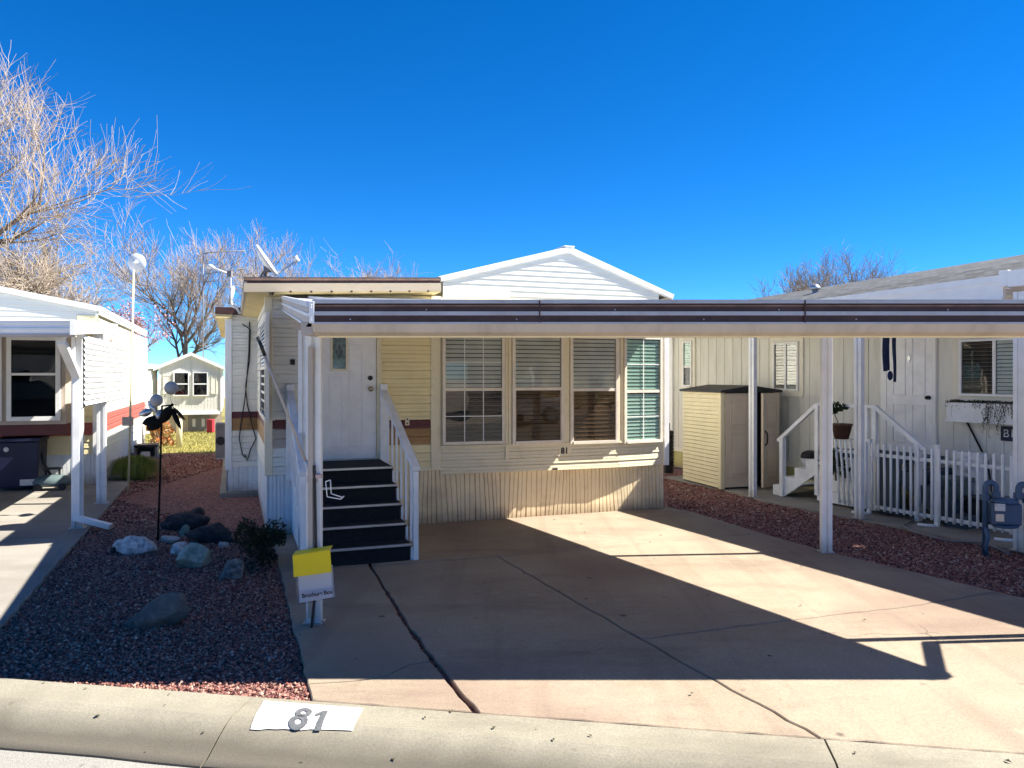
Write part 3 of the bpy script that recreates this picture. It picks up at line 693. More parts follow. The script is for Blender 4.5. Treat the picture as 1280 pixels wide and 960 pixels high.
# ---- the bay: four windows on a shallow three-sided bay
yb = -.09
B0, B3 = (xp1, -.005), (W, -.005)
B1 = (fx(634, 500, yb), yb); B2 = (fx(773, 500, yb), yb)
zsill = fz(700, 553, yb); zbay = fz(700, 586, yb)-.01; zhead = 2.20
def lerp(a, b, f): return (a[0]+(b[0]-a[0])*f, a[1]+(b[1]-a[1])*f)
def on_seg(a, b, u):
    """fraction along the plan segment a-b that stands at picture column u"""
    wa, wb = F.w(*a), F.w(*b); k = (u-CX)/FPX
    return (k*wa[1]-wa[0])/((wb[0]-wa[0])-k*(wb[1]-wa[1]))
bayw = MB()
for a, c_ in ((B0, B1), (B1, B2), (B2, B3)):
    lap_wall(bayw, a, c_, zbay, zsill, .085, core=0)
    lap_wall(bayw, a, c_, zhead-.0, ztop-.1, .1, core=0)
bayw.prism([(B0[0], B0[1], zbay), (B1[0], B1[1]+.003, zbay), (B2[0], B2[1]+.003, zbay), (B3[0], B3[1], zbay)], (0, 0, ztop-.1-zbay))
bay = bayw.build('bay_window_box', [M['trim']], home)
b = MB()
for a, c_ in ((B0, B1), (B1, B2), (B2, B3)):
    d = Vector((c_[0]-a[0], c_[1]-a[1], 0)).normalized(); nn = Vector((d.y, -d.x, 0))*.014
    b.bar((a[0]+nn.x, a[1]+nn.y, zsill-.012), (c_[0]+nn.x, c_[1]+nn.y, zsill-.012), .05, .024)
b.build('sill', M['trim'], bay)
def baywin(a, c_, u0, u1, vt, vb, um=None, **k):
    f0, f1 = on_seg(a, c_, u0), on_seg(a, c_, u1); p, q_ = lerp(a, c_, f0), lerp(a, c_, f1); m_ = lerp(p, q_, .5); Y = F.w(*m_)[1]
    z0 = HC-(vb-HV)/FPX*Y; z1 = HC-(vt-HV)/FPX*Y
    return window(home, p, q_, z0, z1, **k)
baywin(B0, B1, 552.5, 630, 417, 555, fmat=M['winframe'], gl_up=M['glass'], gl_lo=M['glassdark'], bl_up=M['blind'], bl_lo=M['blinddark'], mun=(3, 2), mid=.495, fw=.035, pitch=.05)
baywin(B1, B2, 639, 703, 418, 554, fmat=M['winframe'], gl_up=M['glass'], gl_lo=M['glass'], bl_up=M['blind'], bl_lo=M['blinddark'], screen=True, mid=.50, fw=.036, pitch=.05)
baywin(B1, B2, 711, 771, 420, 554, fmat=M['winframe'], gl_up=M['glass'], gl_lo=M['glass'], bl_up=M['blind'], bl_lo=M['blinddark'], screen=True, mid=.50, fw=.036, pitch=.05)
baywin(B2, B3, 778, 825, 421, 553, fmat=M['winframe'], gl_up=M['glasspale'], gl_lo=M['glasspale'], bl_up=M['blindpale'], bl_lo=M['blindpale'], mun=(2, 2), mid=.485, fw=.032, pitch=.045)
# mullion boards between the bay lights
for (a, c_, u0, u1) in ((B0, B1, 631, 634.3), (B1, B2, 634.6, 638.5), (B1, B2, 703.6, 710.5), (B1, B2, 771.5, 773.4), (B2, B3, 773.8, 777.5)):
    f0, f1 = on_seg(a, c_, u0), on_seg(a, c_, u1); p, q_ = lerp(a, c_, f0), lerp(a, c_, f1)
    d = Vector((q_[0]-p[0], q_[1]-p[1], 0)); nn = Vector((d.y, -d.x, 0)).normalized()
    b = MB(); b.prism([(p[0], p[1], zsill+.002), (q_[0], q_[1], zsill+.002), (q_[0]+nn.x*.03, q_[1]+nn.y*.03, zsill+.002), (p[0]+nn.x*.03, p[1]+nn.y*.03, zsill+.002)], (0, 0, zhead-zsill)); b.build('mullion', M['trim'], bay)
b = MB(); x_ = on_seg(B0, B1, 632); p = lerp(B0, B1, .985); b.box(p[0]-.02, p[0]+.022, p[1]-.035, p[1]-.012, fz(632, 575, yb), zsill+.0); b.build('corner_trim', M['trim'], bay)
num = text('house_number', '81', .10, M['numblack'], home, Matrix.Translation((fx(705, 500, yb), yb-.020, fz(705, 563.5, yb)))@Matrix.Rotation(R(90), 4, 'X'), .002, .003)
b = MB(); b.box(fx(698, 500, yb), fx(713.5, 500, yb), yb-.0165, yb-.0125, fz(705, 570, yb), fz(705, 557, yb)); b.build('number_plate', M['trim'], home)
b = MB(); b.box(fx(690, 500, yb), fx(696, 500, yb), yb-.03, yb-.004, zbay+.005, zbay+.025); b.build('vent', M['black'], home)
# ---- gable over the bay part of the house
yg = .12
gx_l, gx_p, gx_r = fx(553, 350, yg), fx(710, 320, yg), fx(848, 370, yg-.25)
gz_l, gz_p, gz_r = fz(553, 348, yg), fz(710, 312, yg), fz(850, 371, yg)
gw = MB(); zg0 = 2.40
def gext(z):
    x0 = 0 if z <= gz_l else (z-gz_l)/(gz_p-gz_l)*(gx_p-gx_l)
    xr_in = W-.0; full = xr_in-gx_l; slope = (gz_p-gz_r)/(gx_r-gx_p)
    xr = min(full, (gx_p-gx_l)+(gz_p-z)/slope)
    return (min(x0, xr)/full, xr/full)
lap_wall(gw, (gx_l, yg), (W, yg), zg0, gz_p-.01, .066, ext=gext, core=0, soft=True)
gw.build('gable_wall', [M['gable']], home)
LEN = 9.5
def slopeplate(mb, xa, za, xb, zb, y0, y1, th, mi=0):
    mb.prism([(xa, y0, za), (xb, y0, zb), (xb, y0, zb-th), (xa, y0, za-th)], (0, y1-y0, 0), mi)
rf = MB(); slopeplate(rf, gx_l-.05, gz_l+.02, gx_p, gz_p+.03, yg-.022, LEN, .07); slopeplate(rf, gx_p, gz_p+.03, gx_r+.06, gz_r+.02, yg-.022, LEN, .07)
roof = rf.build('roof', M['white'], home)
b = MB(); b.bar((gx_l-.03, yg-.034, gz_l-.005), (gx_p, yg-.034, gz_p+.005), .02, .055); b.bar((gx_p, yg-.034, gz_p+.005), (gx_r+.06, yg-.034, gz_r-.005), .02, .055)
b.build('rake_trim', M['winwhite'], home)
b = MB(); b.bar((gx_p, yg-.05, gz_p+.035), (gx_p, LEN, gz_p+.035), .14, .012); b.build('ridge_cap', M['white'], roof)
b = MB(); b.prism([(gx_r+.05, yg-.02, gz_r+.0), (W+.0, yg-.02, gz_r-.05), (W+.0, yg-.02, gz_r-.08), (gx_r+.05, yg-.02, gz_r-.06)], (0, LEN-.2, 0)); b.build('soffit', M['soffit'], home)
b = MB(); lap_wall(b, (W-.02, .05), (W-.02, LEN), zs, 2.6, .1); b.build('side_wall', [M['creamlight']], home)
b = MB(); rib_wall(b, (W-.02, .02), (W-.02, LEN), 0, zs, .11); b.build('skirting', M['skirt'], home)
# yellowish board under the gable
b = MB(); b.box(gx_l-.0, fx(636, 370, yg), yg-.03, yg-.018, 2.3, fz(600, 360, yg)); b.build('gable_board', M['creamlight'], home)
# ---- low-pitched roof of the left part
yo = -.32
rx0, rx1 = fx(305, 350, yo), fx(551.5, 350, yo); rz0, rz1 = fz(305, 346, yo), fz(551.5, 346.5, yo)
rr0 = .165
lf = MB(); slopeplate(lf, rx0, rz0, rx1, rz1, yo+.02, LEN, .05); lroof = lf.build('roof', M['rooftop'], home)
b = MB(); slopeplate(b, rx0+.004, rz0-.016, rx1, rz1-.016, yo-.003, yo+.025, .020); b.build('drip_edge', M['rust'], lroof)
b = MB(); slopeplate(b, rx0, rz0-.065, rx1, rz1-.065, yo+.0, yo+.03, rr0-.075); slopeplate(b, rx0+.004, rz0-.037, rx1-.01, rz1-.037, yo+.006, yo+.03, .028, 1)  # thin brown plate paints in the shadow band below the drip edge
b.prism([(rx0, yo+.005, rz0-.045), (rx0, LEN, rz0-.045), (rx0, LEN, rz0-rr0+.02), (rx0, yo+.005, rz0-rr0+.02)], (.03, 0, 0)); b.build('fascia', [M['fascia'], M['brown']], home)
b = MB(); b.prism([(rx0+.032, yo+.02, rz0-rr0+.012), (0.0, yo+.02, rz0-rr0-.005), (0, LEN, rz0-rr0-.005), (rx0+.032, LEN, rz0-rr0+.012)], (0, 0, .02)); b.build('soffit', M['soffit'], home)
b = MB(); b.prism([(0.05, yo+.025, rz0-rr0-.0), (rx1, yo+.025, rz1-rr0-.0), (rx1, yg, rz1-rr0), (0.05, yg, rz0-rr0)], (0, 0, .02)); b.build('soffit', M['soffit'], home)
b = MB()
for i in range(9): 
    x = rx0+.45+i*.21
    if x < rx1-.05: b.box(x, x+.02, yo-.003, yo+.03, rz0+(rz1-rz0)*(x-rx0)/(rx1-rx0)-rr0+.004, rz0+(rz1-rz0)*(x-rx0)/(rx1-rx0)-rr0+.02)
b.build('fascia_bracket', M['brown'], home)
# ---- left side wall (running back to the bump-out)
yB = F.l(*G(305, 617))[1]; xB0 = F.at(284, 500, yB)[0]
b = MB(); lap_wall(b, (0, yB+.5), (0, 0), zs, rz0-rr0, .098, stripes, jit=.001); b.build('side_wall', [M['creamlight'], M['maroon'], M['tan']], home)
b = MB(); rib_wall(b, (0, yB+.3), (0, 0), 0, zs-.005, .11); b.build('skirting', M['skirtwhite'], home)
def sx(u):     # local y on the side wall (x=0) at picture column u
    k = (u-CX)/FPX; wx, wy = F.o; return (wx-k*wy)/(k*F.c+F.s)
for (u0, u1, va, vb) in ((328.5, 337, 398, 522),):
    y0, y1 = sx(u1), sx(u0); Y = F.w(0, (y0+y1)/2)[1]
    window(home, (0, y1), (0, y0), HC-(vb-HV)/FPX*Y, HC-(va-HV)/FPX*Y, M['winframe'], M['glassdark'], M['glassdark'], M['blind'], None, fw=.05, prot=.035)
# ---- bump-out with its own little roof
zb_s = HC-(584-HV)/FPX*F.w(xB0, yB)[1]; zbt = HC-(402-HV)/FPX*F.w(xB0, yB)[1]
st2 = lambda z: 1 if HC-(523-HV)/FPX*11.1 < z < HC-(515-HV)/FPX*11.1 else 2 if HC-(541-HV)/FPX*11.1 < z <= HC-(523-HV)/FPX*11.1 else 0
b = MB(); lap_wall(b, (xB0+.02, yB), (0.05, yB), zb_s, zbt+.12, .09, st2, jit=.001); lap_wall(b, (xB0, yB+5.5), (xB0, yB), zb_s, zbt+.1, .09, st2)
b.build('bump_out_wall', [M['creamlight'], M['maroon'], M['tan']], home)
b = MB(); b.box(xB0-.03, xB0+.06, yB-.03, yB+.05, zb_s-.04, zbt+.1); b.build('corner_trim', M['winwhite'], home, .004)
b = MB(); rib_wall(b, (xB0, yB), (0.02, yB), .04, zb_s, .12); rib_wall(b, (xB0, yB+5.5), (xB0, yB), .04, zb_s, .12); b.build('skirting', M['skirtwhite'], home)
b = MB(); b.box(xB0-.10, .0, yB-.10, yB+5.6, -.06, .035); b.build('footing', M['walk'], home, .01)
b = MB(); b.box(xB0-.16, .12, yB-.1, yB+5.8, zbt+.10, zbt+.20); b.build('bump_out_roof', M['brown'], home, .006)
b = MB(); b.box(xB0-.15, -.36, yB-.09, yB+5.75, zbt+.04, zbt+.098); b.build('soffit', M['soffit'], home)
# cables drooping down the bump-out wall
cab = MB()
for pts in (((312, 402), (311, 440), (308, 480), (306, 500), (301, 530), (299, 548), (303, 568), (307, 572)), ((303, 405), (313, 412), (312, 450), (307, 482), (309, 505), (316, 535), (320, 548)), ((320, 548), (313, 562), (309, 576), (306, 568))):
    cab.tube([(F.at(u, v, yB-.03)[0], yB-.03-.012*(i % 2), F.at(u, v, yB-.03)[1]) for i, (u, v) in enumerate(pts)], .008, 6)
tag(cab.build('cable', M['black'], None, loc=(F.o[0], F.o[1], 0), rot=F.a), 'black cables drooping down the shaded white side of the mobile home', 'cable')

# ================================================================== ENTRY STEPS
st = empty('entry_steps', F.w(.7, 0), F.a, 'black carpeted entry steps with white railings under the white front door', 'steps')
def sl(x, y, z): return (x-.7, y, z)
xl, xr_ = .27, 1.19; lz = .77; ris = lz/5; trd = .215; yl0 = -.80
for i in range(5):
    y1 = (0.0 if i == 0 else yl0-(i-1)*trd); y0 = yl0-i*trd; z = lz-i*ris
    t = MB(); t.box(xl-.7, xr_-.7, y0-.02, y1 if i == 0 else y1+.0, z-.035, z); tr = t.build('tread', M['blackcarpet'], st)
    t = MB(); t.box(xl-.7-.005, xr_-.7+.005, y0-.032, y0-.005, z-.018, z+.004); t.build('nosing', M['steel'], tr, .004)
    t = MB(); t.box(xl-.7+.01, xr_-.7-.01, y0+.0, y0+.02, z-ris if i < 4 else .0, z-.036); t.build('riser', M['blackcarpet'], st)
for xs_, nm in ((xr_, 1), (xl, 0)):
    s = MB(); poly = [(xs_-.7, 0, .02), (xs_-.7, 0, lz-.04)]
    for i in range(5): poly += [(xs_-.7, yl0-i*trd+.004, lz-i*ris-.038), (xs_-.7, yl0-i*trd+.004, lz-(i+1)*ris-.038 if i < 4 else 0.0)]
    s.prism(poly[:-1]+[(xs_-.7, yl0-4*trd+.004, .0)], (.022 if nm else -.022, 0, 0)); s.build('stringer', M['whitewood'], st)
    rail = MB(); xr2 = xs_-.7+(.045 if nm else -.045)
    top = (xr2, -.06, lz+.78); bot = (xr2, yl0-4*trd-.03, .84)
    rail.bar((xr2, -.10, lz+.755), bot, .075, .04); rail.build('handrail', M['whitewood'], st, .004)
    p = MB(); p.box(xr2-.04, xr2+.04, -.09, -.02, lz-.2, lz+.84); p.build('post', M['whitewood'], st, .004)
    p = MB(); p.box(xr2-.024, xr2+.024, yl0-4*trd-.02, yl0-4*trd+.025, 0, .82); p.build('post', M['whitewood'], st, .004)
    for k in range(1, 7):
        f = k/7; y = -.10+(bot[1]+.10)*f; zt = lz+.74+(.84-lz-.755)*f; zb_ = max(.02, (lz if y > yl0 else lz+(y-yl0)*ris/trd)-.16)
        p = MB(); p.box(xr2-.010, xr2+.010, y-.011, y+.011, zb_, zt); p.build('baluster', M['whitewood'], st)

# ================================================================== CARPORT
cp = empty('carport', (1.2, 6.5, 0), 0, 'brown and white striped metal carport on slim white posts beside number 81', 'carport')
def cl_(x, y, z=0): return (x-1.2, y-6.5, z)
FL, FR = (-1.16, 4.5), (4.26, 4.5)
BL = F.w(.17, -.02)[:2]; BR = F.w(4.70, -.02)[:2]
zf = 2.118; zr = 2.545
def deck(s, t):   # s across, t front to back
    x = (FL[0]*(1-s)+FR[0]*s)*(1-t)+(BL[0]*(1-s)+BR[0]*s)*t; y = 4.5*(1-t)+(BL[1]*(1-s)+BR[1]*s)*t
    return cl_(x, y, zf+(zr-zf)*t)
d = MB(); nu = 18
for i in range(nu):      # standing-seam pans
    s0, s1 = i/nu, (i+1)/nu
    for k in range(6):
        t0, t1 = k/6, (k+1)/6
        A_ = [Vector(deck(s, t)) for s, t in ((s0, t0), (s1, t0), (s1, t1), (s0, t1))]
        d.add(A_, [(0, 1, 2, 3)]); d.add([p-Vector((0, 0, .05)) for p in A_], [(3, 2, 1, 0)], 1)
    a, b_ = Vector(deck(s1-.004, .002)), Vector(deck(s1-.004, .999))
    d.bar(a+Vector((0, 0, .012)), b_+Vector((0, 0, .012)), .018, .026); d.bar(a-Vector((0, 0, .07)), b_-Vector((0, 0, .07)), .03, .04, 1)
d.build('carport_roof', [M['silver'], M['winwhite']], cp)
zz = lambda v: HC-(v-HV)/FPX*4.47
gt = MB(); x0, x1 = FL[0]-1.2, FR[0]-1.2; y_ = 4.5-6.5
def strip(mb, va, vb, ya, yb, mi): mb.box(x0, x1, y_+ya, y_+yb, zz(vb), zz(va), mi)
strip(gt, 374.5, 379.2, -.034, .05, 0); strip(gt, 379.2, 381.2, -.020, .04, 1); strip(gt, 381.2, 383, -.030, .04, 4); strip(gt, 383, 389.3, -.026, .04, 1); strip(gt, 389.3, 394.2, -.034, .04, 2); strip(gt, 394.2, 402.6, -.026, .04, 1); strip(gt, 402.6, 405.2, -.036, .04, 2)
gt.prism([(x0, y_-.028, zz(405.2)), (x0, y_-.010, zz(415)), (x0, y_+.05, zz(418.5)), (x0, y_+.14, zz(418.5)), (x0, y_+.14, zz(407)), (x0, y_+.02, zz(405.2))], (x1-x0, 0, 0), 3)
gt.box(x0, x1, y_+.10, y_+.13, zz(420.5), zz(418.3), 5)
gtr = gt.build('gutter', [M['greystripe'], M['brown'], M['greystripe'], M['beam'], M['rust'], M['trim']], cp)
for xs_ in (x0+1.32, x0+2.86, x0+4.35):
    e = MB(); e.box(xs_-.004, xs_+.004, y_-.0385, y_-.02, zz(403.5), zz(375.5)); e.build('seam', M['brown'], gtr)
for i in range(11):
    e = MB(); xs_ = x0+.22+i*.5+.06*math.sin(i*5); e.lathe([(.0045, 0), (.0045, .003), (.001, .004)], (xs_, y_-.026, zz(387 if i % 2 else 399)), 8, axis=(0, -1, 0)); e.build('screw', M['steel'], gtr)
for xx in (x0, x1):
    e = MB(); e.box(xx-.018, xx+.012, y_-.04, y_+.04, zz(404), zz(377)); 
    for v in (381.5, 384.5, 398, 400): e.lathe([(.004, 0), (.004, .004), (.001, .005)], (xx-.003, y_-.04, zz(v)), 8, axis=(0, -1, 0))
    e.build('end_plate', M['white'], gtr, .002)
e = MB(); e.box(x0-.075, x0-.002, y_+.0, y_+.25, zz(418), zz(402)); e.build('gutter_end', M['taupe'], gtr, .003)
for A0, A1, nm in ((FL, BL, -1), (FR, BR, 1)):     # striped side fascias
    sf = MB()
    for (za, zb_, mi, o) in ((.02, -.012, 2, .008), (-.012, -.05, 0, 0), (-.05, -.068, 1, .006), (-.068, -.118, 0, 0), (-.118, -.13, 1, .008)):
        p = Vector(cl_(A0[0]+nm*.012, A0[1], zf)); q_ = Vector(cl_(A1[0]+nm*.012, A1[1], zr))
        n_ = Vector((nm*(.022+o), 0, 0))
        sf.prism([p+Vector((0,0,za)), q_+Vector((0,0,za)), q_+Vector((0,0,zb_)), p+Vector((0,0,zb_))], n_, mi)
    sf.build('side_fascia', [M['taupe'], M['winwhite'], M['silver']], cp)
def steelpost(par, x, y, z1, w=.062, m='white'):
    p = MB()
    for dx in (-1, 1): p.box(x+dx*w*.5-.020, x+dx*w*.5+.020, y-w*.5, y+w*.5, 0, z1)
    p.box(x-w*.5+.018, x+w*.5-.018, y-w*.5+.015, y+w*.5-.015, 0, z1)
    o = p.build('post', M[m], par, .004)
    b_ = MB(); b_.box(x-w*1.1, x+w*1.1, y-w*.9, y+w*.9, 0, .008)
    for dx in (-1, 1): b_.lathe([(.009, 0), (.009, .008), (.003, .009)], (x+dx*w*.95, y, .008), 8)
    b_.build('base_plate', M['steel'], o)
    return o
p1 = G(393, 778); p2 = G(379, 690); p3 = G(1032.5, 690)
steelpost(cp, p1[0]-1.2, p1[1]-6.5, 2.10); steelpost(cp, p2[0]-1.2+.01, p2[1]-6.5, 2.33)
steelpost(cp, p3[0]-1.2, p3[1]-6.5, 2.35); steelpost(cp, 3.99-1.2, 5.10-6.5, 2.10)
b = MB(); b.box(p2[0]-1.2-.07, p2[0]-1.2+.08, p2[1]-6.55, p2[1]-6.45, 2.14, 2.21); b.build('post_bracket', M['taupe'], cp)
dsp = MB(); dsp.bar((4.20-1.2, 4.52-6.5, 1.97), (3.99-1.2, 5.02-6.5, 1.46), .075, .055); dsp.bar((3.99-1.2, 5.02-6.5, 1.48), (3.99-1.2, 5.02-6.5, .08), .06, .05); dsp.build('downspout', M['white'], cp)
ds2 = MB(); px, py = p1[0]-1.2-.03, p1[1]-6.5-.06
ds2.bar((px+.02, py+.004, 1.9), (px+.02, py+.004, .05), .03, .03); ds2.build('downspout', M['taupe'], cp)

# flagpole in its bracket on the front post
Y = p1[1]-.03
fa, fb = P(388, 592, Y), P(322, 421, Y+.0)
fp = empty('flagpole', fa, 0, 'slim grey bare flagpole leaning outwards from the front carport post', 'flagpole')
b = MB(); f_ = Vector(fb)-Vector(fa); b.tube([(0, 0, 0), tuple(f_*.5), tuple(f_*.97)], .0095, 8); b.build('pole', M['taupe'], fp)
b = MB(); b.tube([tuple(f_*.86), tuple(f_)], .0125, 8); b.build('pole_tip', M['black'], fp)
b = MB(); b.box(-.02, .055, -.02, .012, -.06, -.02); b.tube([tuple(f_*-.03), tuple(f_*.09)], .017, 8); b.build('bracket', M['white'], fp)
b = MB(); b.box(-.012, .085, -.035, .006, -.028, -.004); b.build('tape', M['pinktape'], fp)
b = MB()
for a_, c_ in (((407, 602), (413, 600)), ((413, 600), (414, 617)), ((414, 617), (429, 622)), ((407, 602), (409, 621)), ((409, 621), (426, 624)), ((426, 624), (430, 620))): b.tube([P(*a_, Y), P(*c_, Y)], .004, 6)
tag(b.build('sign_bracket', M['winwhite']), 'thin white wire bracket bent out from the front carport post beside the steps', 'bracket')

# brochure box on its stake
Yb = p1[1]-.10
bo = empty('brochure_box', P(390, 808, Yb-.02)[:2]+(0,), 0, 'brochure box with bright yellow lid and frosted pocket on a black stake', 'brochure box')
ox, oy = P(390, 808, Yb-.02)[:2]
def bp(u, v, dy=0): x, y, z = P(u, v, Yb+dy); return (x-ox, y-oy, z)
b = MB(); b.tube([bp(387, 808, -.02), bp(389, 788, -.01), bp(394, 740, .012), bp(395, 690, .045), bp(393, 582, .04)], .011, 4, smooth=False); b.build('stake', M['black'], bo)
b = MB(); q4 = [bp(373, 715), bp(416, 706), bp(418.8, 745.5), bp(375, 753)]; b.prism(q4, (0, -.012, 0)); b.build('back_sheet', M['paper'], bo)
b = MB(); b.prism([tuple(Vector(p)+Vector((0, -.06, 0))) for p in q4], (0, -.004, 0)); 
for i, j in ((0, 3), (1, 2)): b.prism([q4[i], q4[j], tuple(Vector(q4[j])+Vector((0, -.06, 0))), tuple(Vector(q4[i])+Vector((0, -.06, 0)))], (.003, 0, 0))
b.build('pocket', M['clearplastic'], bo)
b = MB(); l4 = [Vector(bp(u_, v_)) for u_, v_ in ((369, 692), (415.5, 685), (417.8, 711.5), (371, 718))]
o_ = Vector((0, -.072, 0)); b.prism([tuple(l4[0]+Vector((0, -.06, 0))), tuple(l4[1]+Vector((0, -.06, 0))), tuple(l4[2]+o_), tuple(l4[3]+o_)], (0, -.005, 0))
b.prism([tuple(l4[0]+Vector((0, .01, .012))), tuple(l4[1]+Vector((0, .01, .012))), tuple(l4[1]+Vector((0, -.062, .0))), tuple(l4[0]+Vector((0, -.062, .0)))], (0, 0, .005))
b.build('lid', M['yellowplastic'], bo, .003)
tc_ = bp(396.5, 742.5, -.068); text('lettering', 'Brochure Box', .036, M['numblack'], bo, Matrix.Translation(tc_)@Matrix.Rotation(R(8.5), 4, 'Y').inverted()@Matrix.Rotation(R(90), 4, 'X'), .001, .001)
# ================================================================== LEFT NEIGHBOUR
NF = Frame(-6.51, 12.1, 20.0)
F = NF
nb = empty('neighbour_home', (F.o[0], F.o[1], 0), F.a, 'white sided home with maroon stripe behind the metal awning, beside the gravel bed', 'mobile home')
def nz(v, Y=12.0): return HC-(v-HV)/FPX*Y
XL = -6.0
zsN = nz(568); ztN = 2.45
nst = lambda z: 1 if nz(545) < z < nz(528) else 0
b = MB(); lap_wall(b, (XL, 0), (0, 0), zsN, ztN, .10, nst, jit=.001); b.build('front_wall', [M['yellow'], M['redstripe']], nb)
sst = lambda z: 1 if nz(543, 12.6) < z < nz(520, 12.6) else 0
b = MB(); lap_wall(b, (0, 0), (0, 6.8), zsN, 2.62, .10, sst, jit=.001); b.build('side_wall', [M['gable'], M['redstripe']], nb)
b = MB(); b.box(-.07, .035, -.035, .05, zsN, ztN+.1); b.build('corner_trim', M['winwhite'], nb, .004)
b = MB(); b.box(-.03, .06, 6.75, 6.86, zsN, 2.6); b.build('corner_trim', M['winwhite'], nb, .004)
b = MB(); rib_wall(b, (XL, 0), (0, 0), 0, zsN, .12); rib_wall(b, (0, 0), (0, 6.8), 0, zsN, .12); b.build('skirting', M['skirtwhite'], nb)
# gable and roof
yG = -.03
gr = F.at(121, 383, yG); gl2 = F.at(0, 358.5, yG); slopeN = (gl2[1]-gr[1])/(gl2[0]-gr[0]); xpk = -2.6; zpk = gr[1]+slopeN*(xpk-gr[0])
def gextN(z): 
    half = (zpk-z)/abs(slopeN); w_ = -2*xpk
    return (max(0, (w_/2-half)/w_), min(1, (w_/2+half)/w_))
b = MB(); lap_wall(b, (2*xpk, -.0), (0, -.0), ztN, zpk-.02, .085, ext=gextN, core=0, soft=True); b.build('gable_wall', [M['gable']], nb)
b = MB(); slopeplate(b, gr[0]+.06, gr[1], xpk, zpk, yG, 7.0, .06); slopeplate(b, xpk, zpk, 2*xpk-gr[0]-.06, gr[1], yG, 7.0, .06); nrf = b.build('roof', M['white'], nb)
b = MB(); b.bar((gr[0]+.06, yG-.02, gr[1]-.04), (xpk, yG-.02, zpk-.04), .025, .08); b.bar((xpk, yG-.02, zpk-.04), (2*xpk-gr[0]-.06, yG-.02, gr[1]-.04), .025, .08); b.build('rake_trim', M['winwhite'], nb)
b = MB(); b.box(.005, gr[0]+.05, yG+.03, 6.95, gr[1]-.13, gr[1]-.07); b.build('eave_trim', M['winwhite'], nb)
b = MB(); a1, a2 = F.at(97, 394, -.02), F.at(121, 402, -.02); b.box(a1[0], a2[0]+.02, -.035, -.017, a2[1], a1[1]); b.build('gable_board', M['yellow'], nb)
# projecting window
ybN = -.5; wx1 = F.at(82, 480, ybN)[0]; zbb = HC-(530-HV)/FPX*F.w(wx1, ybN)[1]
b = MB(); b.box(-3.4, wx1, ybN, -.004, zbb, 2.3); b.build('window_bay', M['taupe'], nb, .004)
Yw = F.w(wx1, ybN)[1]
window(nb, (F.at(9, 480, ybN)[0], ybN), (F.at(76, 480, ybN)[0], ybN), HC-(525-HV)/FPX*Yw, HC-(421-HV)/FPX*Yw, M['winwhite'], M['glassdark'], M['glassdark'], None, None, mid=.55, fw=.06)
window(nb, (F.at(-70, 480, ybN)[0], ybN), (F.at(3, 480, ybN)[0], ybN), HC-(525-HV)/FPX*Yw, HC-(421-HV)/FPX*Yw, M['winwhite'], M['glassdark'], M['glassdark'], None, None, mid=.55, fw=.06)
b = MB(); b.box(-3.35, wx1-.0, ybN+.03, -.02, zbb-.16, zbb-.003); b.build('bay_shadow_block', M['maroon'], nb)  # dark maroon block stands in for the shadow beneath the bay
b = MB(); z_ = HC-(431-HV)/FPX*13; y_ = 1.2; b.box(.018, .05, y_, y_+.12, z_-.12, z_+.12); b.build('light_fixture', M['taupe'], nb, .004)

# awning with side panel
aw = empty('carport', F.w(-1, -2), F.a, 'white metal carport with louvred side panel over the driveway of the white home', 'carport')
def A(x, y, z=0): return (x+1, y+2, z)
q1 = G(97, 660); q2 = G(127, 629); l1 = F.l(*q1); l2 = F.l(*q2)
gfx, gfy = F.l(*P(92, 410, 7.8)[:2])
gzt = lambda v: HC-(v-HV)/FPX*7.8
b = MB(); dirx = (-F.c, F.s)   # front edge runs square to the camera axis like the other carport
def fe(k): wx, wy = F.w(gfx, gfy)[:2]; return F.l(wx-k, wy)
P0, P1_ = fe(0), fe(7)
def edge_strip(mb, a, c_, va, vb, o, mi):
    za, zb_ = gzt(va), gzt(vb)
    d = (Vector((c_[0], c_[1], 0))-Vector((a[0], a[1], 0))).normalized(); nn = Vector((-d.y, d.x, 0))
    if nn.y > 0: nn = -nn
    pts = [Vector(A(a[0], a[1], zb_)), Vector(A(c_[0], c_[1], zb_)), Vector(A(c_[0], c_[1], za)), Vector(A(a[0], a[1], za))]
    mb.prism([p-nn*.06 for p in pts], nn*(.06+o), mi)
for va, vb, o, mi in ((401, 404, .012, 0), (404, 410, 0, 0), (410, 412.5, .014, 0), (412.5, 417, 0, 0), (417, 421, .008, 1)): edge_strip(b, P1_, P0, va, vb, o, mi)
gg = b.build('gutter', [M['winwhite'], M['taupe']], aw)
e = MB(); ee = A(P0[0], P0[1]); e.box(ee[0]-.03, ee[0]+.02, ee[1]-.035, ee[1]+.05, gzt(419), gzt(400)); e.build('end_plate', M['white'], gg, .003)
zAf, zAr = gzt(403), 2.50
rq = [A(P1_[0], P1_[1]+.025, zAf), A(P0[0]-.01, P0[1]+.025, zAf), A(.25, -.03, zAr), A(-7, -.03, zAr)]
b = MB(); b.prism(rq, (0, 0, -.04)); b.build('carport_roof', M['silver'], aw)
b = MB(); p, q_ = Vector(A(P0[0], P0[1], zAf)), Vector(A(.25, -.03, zAr)); b.prism([p+Vector((0,0,.02)), q_+Vector((0,0,.02)), q_-Vector((0,0,.12)), p-Vector((0,0,.12))], (.03, 0, 0)); b.bar(p+Vector((.032, 0, -.05)), q_+Vector((.032, 0, -.05)), .01, .02); b.build('side_fascia', M['winwhite'], aw)
for l_, zt in ((l1, 2.22), (l2, 2.35)): steelpost(aw, l_[0]+1, l_[1]+2, zt, .075)
